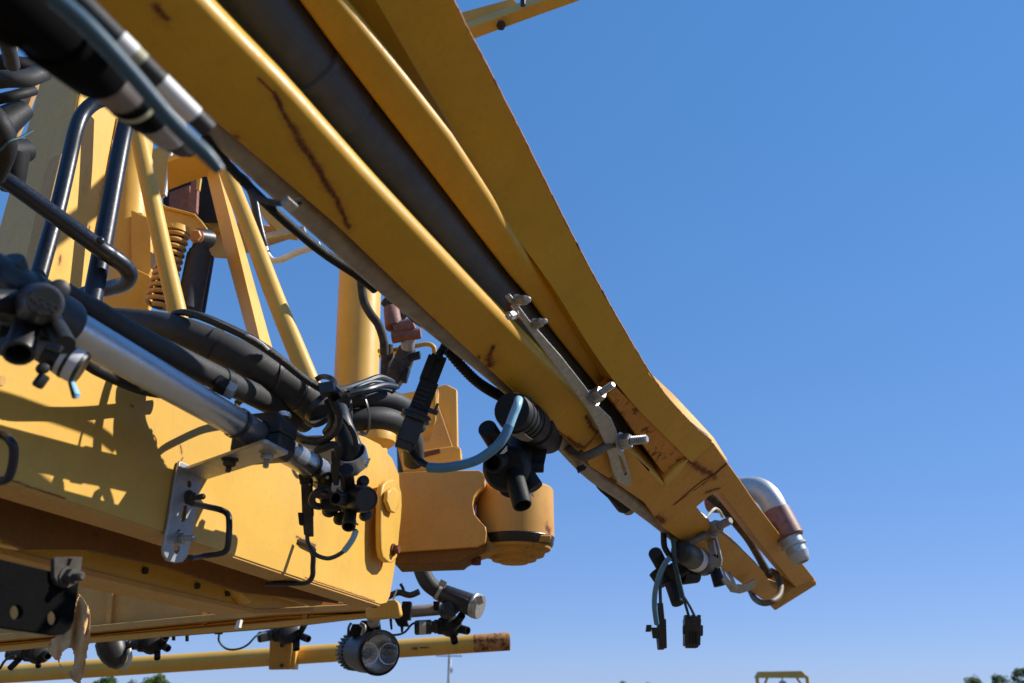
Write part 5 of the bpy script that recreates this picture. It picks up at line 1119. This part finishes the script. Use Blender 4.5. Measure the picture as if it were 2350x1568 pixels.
obj('saddle_side', slab([W(x, y, 2.71) for x, y in [(672, 1438), (681, 1440), (679, 1494), (676, 1536), (664, 1536), (670, 1490)]], Vector((0, .05, 0))), YEL, lr, .002)
obj('saddle_bolt', [hexnut(W(648, 1481, 2.70), Vector((0, -1, 0)), .008, .008), hexnut(W(647, 1528, 2.70), Vector((0, -1, 0)), .007, .008)], DUST, lr)
# lamp
wl = thing('work_lamp', 'round black work lamp with clear twin-lens glass hanging at the bottom', 'lamp', W(845, 1497, 2.2))
A, B = W(806, 1494, 2.34), W(872, 1498, 2.14); dl = (B - A).normalized(); RL = px(46, 2.16)
obj('housing', lathe(A, B, [(-.05, RL * .55), (.02, RL * .80), (.25, RL * .92), (.27, RL * .88), (.45, RL * .96), (.5, RL * 1.0), (.93, RL * 1.0), (.97, RL * .99), (1, RL * .96), (1, RL * .91), (.87, RL * .88), (.86, RL * .1)], 56), BLK, wl)
_, lu_, lv_ = frame_of(dl)
fins = []
for i in range(28):
    a = 2 * math.pi * i / 28; rdv = lu_ * math.cos(a) + lv_ * math.sin(a); c = A.lerp(B, .17) + rdv * RL * .90
    fins.append(box(c, dl * .026, rdv * RL * .07, dl.cross(rdv) * .0022))
obj('cooling_fins', fins, BLK, wl)
c0 = A.lerp(B, .88)
obj('reflector', [lathe(c0, c0 + dl * .002, [(0, RL * .85), (1, RL * .85)], 40)], ZINC, wl)
for s, rr_l in ((-1, .36), (1, .36)):
    right = (Vector((1, 0, 0)) - dl * dl.x).normalized()
    c = A.lerp(B, .885) + right * s * RL * .42 + dl.cross(right) * (-.05 * RL)
    obj('lens_cup', lathe(c, c + dl * .016, [(0, RL * .08), (.02, RL * .10), (.35, RL * .24), (.8, RL * .34), (1, RL * .38), (1, RL * .41), (.0, RL * .30)], 32), CHROME, wl)
    obj('lens_bulb', dome(c + dl * .004, dl, RL * .16, .014), WHITE, wl)
obj('front_glass', lathe(A.lerp(B, .975), A.lerp(B, 1.12), [(0, RL * .93), (.3, RL * .93), (.55, RL * .84), (.78, RL * .62), (.93, RL * .34), (1, RL * .05)], 48), LENS, wl)
obj('rim', band(A.lerp(B, .965), dl, RL * .995, .012, .004, 56), BLK2, wl)
obj('foot', [vert(848, 1424, 846, 1456, 2.22, 20, 26, .04), vert(816, 1432, 812, 1460, 2.22, 8, 14, .03)], BLK2, wl, .003)
obj('bracket_tab', slab([W(x, y, 2.17) for x, y in [(842, 1402), (848, 1390), (868, 1388), (872, 1394), (871, 1430), (866, 1439), (850, 1442), (842, 1432)]], Vector((0, .012, 0))), PLATE, wl, .003)
obj('bracket_bolt', dome(W(852, 1418, 2.165), Vector((-.1, -1, 0)), px(10, 2.17), .016), STEEL, wl)
obj('bail', [tube([(828, 1432, 2.2), (836, 1440, 2.19), (832, 1458, 2.19)], None, 10, rpx=5), tube([(806, 1430, 2.25), (800, 1442, 2.24), (800, 1462, 2.23)], None, 8, rpx=3)], [STEEL, BLK], wl)

def small_nozzle(label, cx, cy, dd, vx0, vx1, stubs, white=True, r_v=15, ym=None):
    t = thing('spray_nozzle', label, 'spray nozzle', W(cx, cy, dd), GN)
    obj('body', [stub((cx - 24, cy - 1, dd + .02), (cx + 22, cy + 1, dd + .02), 18, 19), knob(cx + 6, cy, dd, 22), knob(cx - 12, cy - 6, dd + .01, 16), box(W(cx + 2, cy - 22, dd + .03), Vector((.018, 0, 0)), Vector((0, .014, 0)), Vector((0, 0, .016)))], BLK2, t, 0)
    y0 = ym if ym is not None else cy
    A, B = W(vx0, y0, dd), W(vx1, cy, dd + .01); r_ = px(r_v, dd)
    obj('check_valve', [lathe(A, B, [(0, r_ * .8), (.06, r_), (.2, r_), (.21, r_ * .97), (.48, r_ * .97), (.5, r_), (.72, r_), (.74, r_ * .8), (.84, r_ * .8), (.86, r_ * .95), (1, r_ * .95)], 28)], BLK, t)
    if white: obj('pale_band', lathe(A.lerp(B, .20), A.lerp(B, .49), [(0, r_ * 1.01), (1, r_ * 1.01)], 28), TAUPE if white == 1 else GALV, t)
    for s in stubs: obj('outlet', stub((s[0], s[1], dd), (s[2], s[3], dd - .03), s[4], s[5] if len(s) > 5 else s[4], hollow=True), BLK2, t)
    return t
small_nozzle('small black nozzle with silver-banded valve above the rusty pipe end', 1030, 1438, 2.3, 951, 1004, [(1038, 1450, 1044, 1475, 8, 8.5), (1050, 1442, 1074, 1448, 10, 9), (1045, 1435, 1060, 1412, 9)], 2, 16, 1441)
small_nozzle('small black nozzle over the yellow saddle plate on the lower pipe', 655, 1455, 2.62, 592, 640, [(680, 1465, 680, 1491, 8), (690, 1460, 708, 1467, 8), (690, 1450, 700, 1432, 7)], 1, 12, 1463)
small_nozzle('small black nozzle with a downward outlet left of the saddle plate', 345, 1478, 2.4, 292, 332, [(361, 1488, 361, 1512, 7), (370, 1480, 386, 1489, 8), (372, 1475, 380, 1462, 9)], 0, 12, 1480)
small_nozzle('leftmost small black nozzle in the bottom corner under the black plate', 85, 1500, 2.3, 16, 70, [(88, 1506, 88, 1530, 6), (45, 1512, 22, 1535, 7), (96, 1500, 110, 1506, 9)], 0, 14, 1500)
bc = thing('bowl_strainer', 'dark round elbow cup with pale ring hanging under the lower frame', 'strainer', W(265, 1500, 2.4))
obj('cup', [lathe(W(250, 1468, 2.4), W(274, 1530, 2.36), [(0, px(30, 2.4)), (.3, px(32, 2.4)), (.6, px(28, 2.4)), (.85, px(20, 2.4)), (1, px(10, 2.4))], 28), stub((235, 1474, 2.4), (268, 1474, 2.4), 12, 14)], BLK, bc)
obj('pale_ring', sweep([tuple(W(*p)) for p in [(296, 1490, 2.36), (299, 1508, 2.35), (295, 1525, 2.345), (283, 1536, 2.345)]], [px(5, 2.35)] * 4, 10), GALV, bc)
def wire(label, pts, r_, mat=TEAL): 
    t = obj('wire', tube(pts, None, 10, rpx=r_), mat); return tag(t, label, 'wire')
wire('thin teal wire looping from lamp to the silver-banded nozzle', [(855, 1438, 2.2), (864, 1450, 2.2), (885, 1456, 2.2), (912, 1457, 2.2), (930, 1450, 2.22), (944, 1434, 2.25), (956, 1428, 2.28)], 2.6)
wire('thin teal wire drooping left of the saddle plate nozzle', [(503, 1455, 2.55), (503, 1472, 2.55), (520, 1489, 2.55), (545, 1490, 2.55), (568, 1480, 2.55), (588, 1460, 2.57), (606, 1453, 2.6)], 2.4)
wire('black wire in the bottom left corner', [(0, 1535, 2.2), (10, 1518, 2.2), (24, 1508, 2.2), (36, 1506, 2.2)], 3, BLK)
cc = thing('hanging_clips', 'pair of small black clips under the lower frame between two nozzles', 'clip', W(412, 1462, 2.4))
obj('clip', [vert(412, 1452, 412, 1458, 2.4, 22, 18, .02), vert(397, 1456, 397, 1470, 2.4, 3, 3, .01), vert(428, 1456, 428, 1472, 2.4, 3, 3, .01)], BLK2, cc, .001); obj('clip', vert(500, 1448, 500, 1456, 2.4, 12, 8, .01), BLK2, cc, .001)
# right end: pipe, hose, tee
rt = thing('rear_spray_pipe', 'grey spray pipe stub behind the end block, left of the black tee', 'pipe', W(970, 1400, 2.3))
obj('pipe_wall', stub((900, 1408, 2.32), (1030, 1396, 2.34), 13, 13.5), DULL, rt)
obj('clip', [vert(933, 1380, 928, 1422, 2.27, 10, 12, .04), vert(918, 1420, 925, 1437, 2.27, 14, 12, .03), vert(922, 1436, 922, 1452, 2.28, 4, 2, .01)], BLK2, rt, .002); obj('clip', vert(896, 1420, 898, 1445, 2.28, 3, 2, .01), BLK2, rt, .001); obj('clip', vert(1001, 1380, 1001, 1400, 2.3, 7, 6, .03), BLK2, rt, .001)
obj('cable_end', [tube([(890, 1370, 2.28), (915, 1360, 2.28), (940, 1366, 2.28), (962, 1358, 2.28)], None, 12, rpx=7), tube([(895, 1362, 2.28), (925, 1358, 2.28), (919, 1340, 2.28)], None, 8, rpx=3.5)], BLK, rt)
obj('white_tie', sweep([W(902, 1376, 2.26), W(912, 1352, 2.26)], px(2, 2.26), 6), WHITE, rt)
te = thing('black_tee_hose', 'black hose curving into a tee with silver clamp below the hinge arm', 'hose', W(1030, 1365, 2.3))
obj('hose_wall', tube([(960, 1262, 2.34, 18), (966, 1300, 2.32, 19), (980, 1334, 2.3, 19), (1000, 1353, 2.3, 18), (1022, 1366, 2.3, 18)], None, 28), RUB, te)
obj('tee_body', [stub((1012, 1360, 2.3), (1090, 1392, 2.26), 20, 25), stub((1030, 1380, 2.3), (1048, 1404, 2.3), 22, 18), knob(1028, 1400, 2.26, 19)], BLK, te)
obj('rib', [box(W(1050, 1370, 2.23), (W(1090, 1390, 2.22) - W(1020, 1362, 2.22)) * .36, Vector((0, .004, 0)), Vector((.001, 0, .004)))], BLK, te, .001)
A, B = W(1086, 1389, 2.26), W(1103, 1394, 2.25)
obj('silver_clamp', [lathe(A, B, [(0, px(27, 2.26)), (.3, px(28, 2.26)), (.4, px(26, 2.26)), (.6, px(28, 2.26)), (1, px(26, 2.26))], 32), box(W(1101, 1378, 2.2), Vector((.008, 0, .003)), Vector((0, .006, 0)), Vector((-.003, 0, .010)))], STEEL, te)
P0 = W(1008, 1357, 2.3); ax = (W(1030, 1369, 2.3) - W(990, 1347, 2.3)).normalized()
obj('small_clamp', [band(P0, ax, px(19, 2.3), .014, .002), box(W(1016, 1340, 2.27), ax * .010, Vector((0, .006, 0)), Vector((.004, 0, .008)))], STEEL, te)

# black plate lower left with grey slotted plate
PP = PV(-.66)
bp = thing('black_mount_plate', 'flat black plate with two round holes in the lower left corner', 'plate', PP(80, 1370))
hl = [circ(PP, 38, 1406, 14, 17), circ(PP, 123, 1419, 13, 17)]
obj('plate', slab([PP(*p) for p in [(-80, 1262), (0, 1283), (182, 1327), (178, 1370), (170, 1425), (162, 1445), (148, 1457), (125, 1459), (0, 1441), (-80, 1425)]], nB * .006, hl), BLK3, bp, .001)
PQ = PV(-.655)
gp = thing('small_slotted_plate', 'small dark grey slotted plate bolted above the black plate', 'bracket', PQ(158, 1315))
obj('plate', slab([PQ(*p) for p in [(124, 1284), (130, 1278), (190, 1278), (184, 1330), (172, 1345), (150, 1349), (132, 1342), (124, 1325)]], nB * .005, [[PQ(*p) for p in [(156, 1282), (166, 1282), (160, 1300), (152, 1300)]]]), DUST, gp, .001)
bolt3(gp, PQ(153, 1324), V, .008, .008, .0045, .02, DUST)
# torn sheet
PS = PY(1.75)
def sheet():
    outl = [(182, 1362), (196, 1380), (206, 1402), (208, 1440), (206, 1470), (200, 1500), (196, 1530), (189, 1555), (182, 1572), (168, 1562), (152, 1548), (139, 1530), (133, 1518), (112, 1500), (110, 1478), (118, 1468), (142, 1455), (160, 1440), (170, 1410), (174, 1380)]
    hole_ = [(158, 1488), (164, 1489), (170, 1502), (171, 1515), (166, 1538), (157, 1545), (148, 1538), (136, 1520), (143, 1500), (147, 1494)]
    import itertools
    # dense grid inside the outline so that creases can be modelled
    def inside(x, y, poly):
        c = False; n = len(poly)
        for i in range(n):
            x1, y1 = poly[i]; x2, y2 = poly[(i + 1) % n]
            if (y1 > y) != (y2 > y) and x < (x2 - x1) * (y - y1) / (y2 - y1) + x1: c = not c
        return c
    st = 2.5; vs = []; idx = {}; fs = []
    def gp_(i, j):
        if (i, j) not in idx:
            x, y = 105 + i * st, 1358 + j * st; idx[(i, j)] = len(vs)
            a = noise.noise(Vector((x * .03, y * .012, 3))) * .018 + abs(noise.noise(Vector((x * .07 + y * .01, y * .02, 9)))) * .012
            a += .006 * math.sin((x + y * .12) * .22)
            vs.append(PS.off(a)(x + 1.5 * noise.noise(Vector((x * .2, y * .2, 0))), y))
        return idx[(i, j)]
    for i in range(44):
        for j in range(88):
            x, y = 105 + (i + .5) * st, 1358 + (j + .5) * st
            if inside(x, y, outl) and not inside(x, y, hole_): fs.append((gp_(i, j), gp_(i + 1, j), gp_(i + 1, j + 1), gp_(i, j + 1)))
    return vs, fs
o = obj('torn_sheet', sheet(), CLOTH, None, angle=60)
sd = o.modifiers.new('solid', 'SOLIDIFY'); sd.thickness = .0012
ss = o.modifiers.new('sub', 'SUBSURF'); ss.levels = 1; ss.render_levels = 1
tag(o, 'crumpled tan torn sheet hanging with a hole beside the black plate', 'sheet')
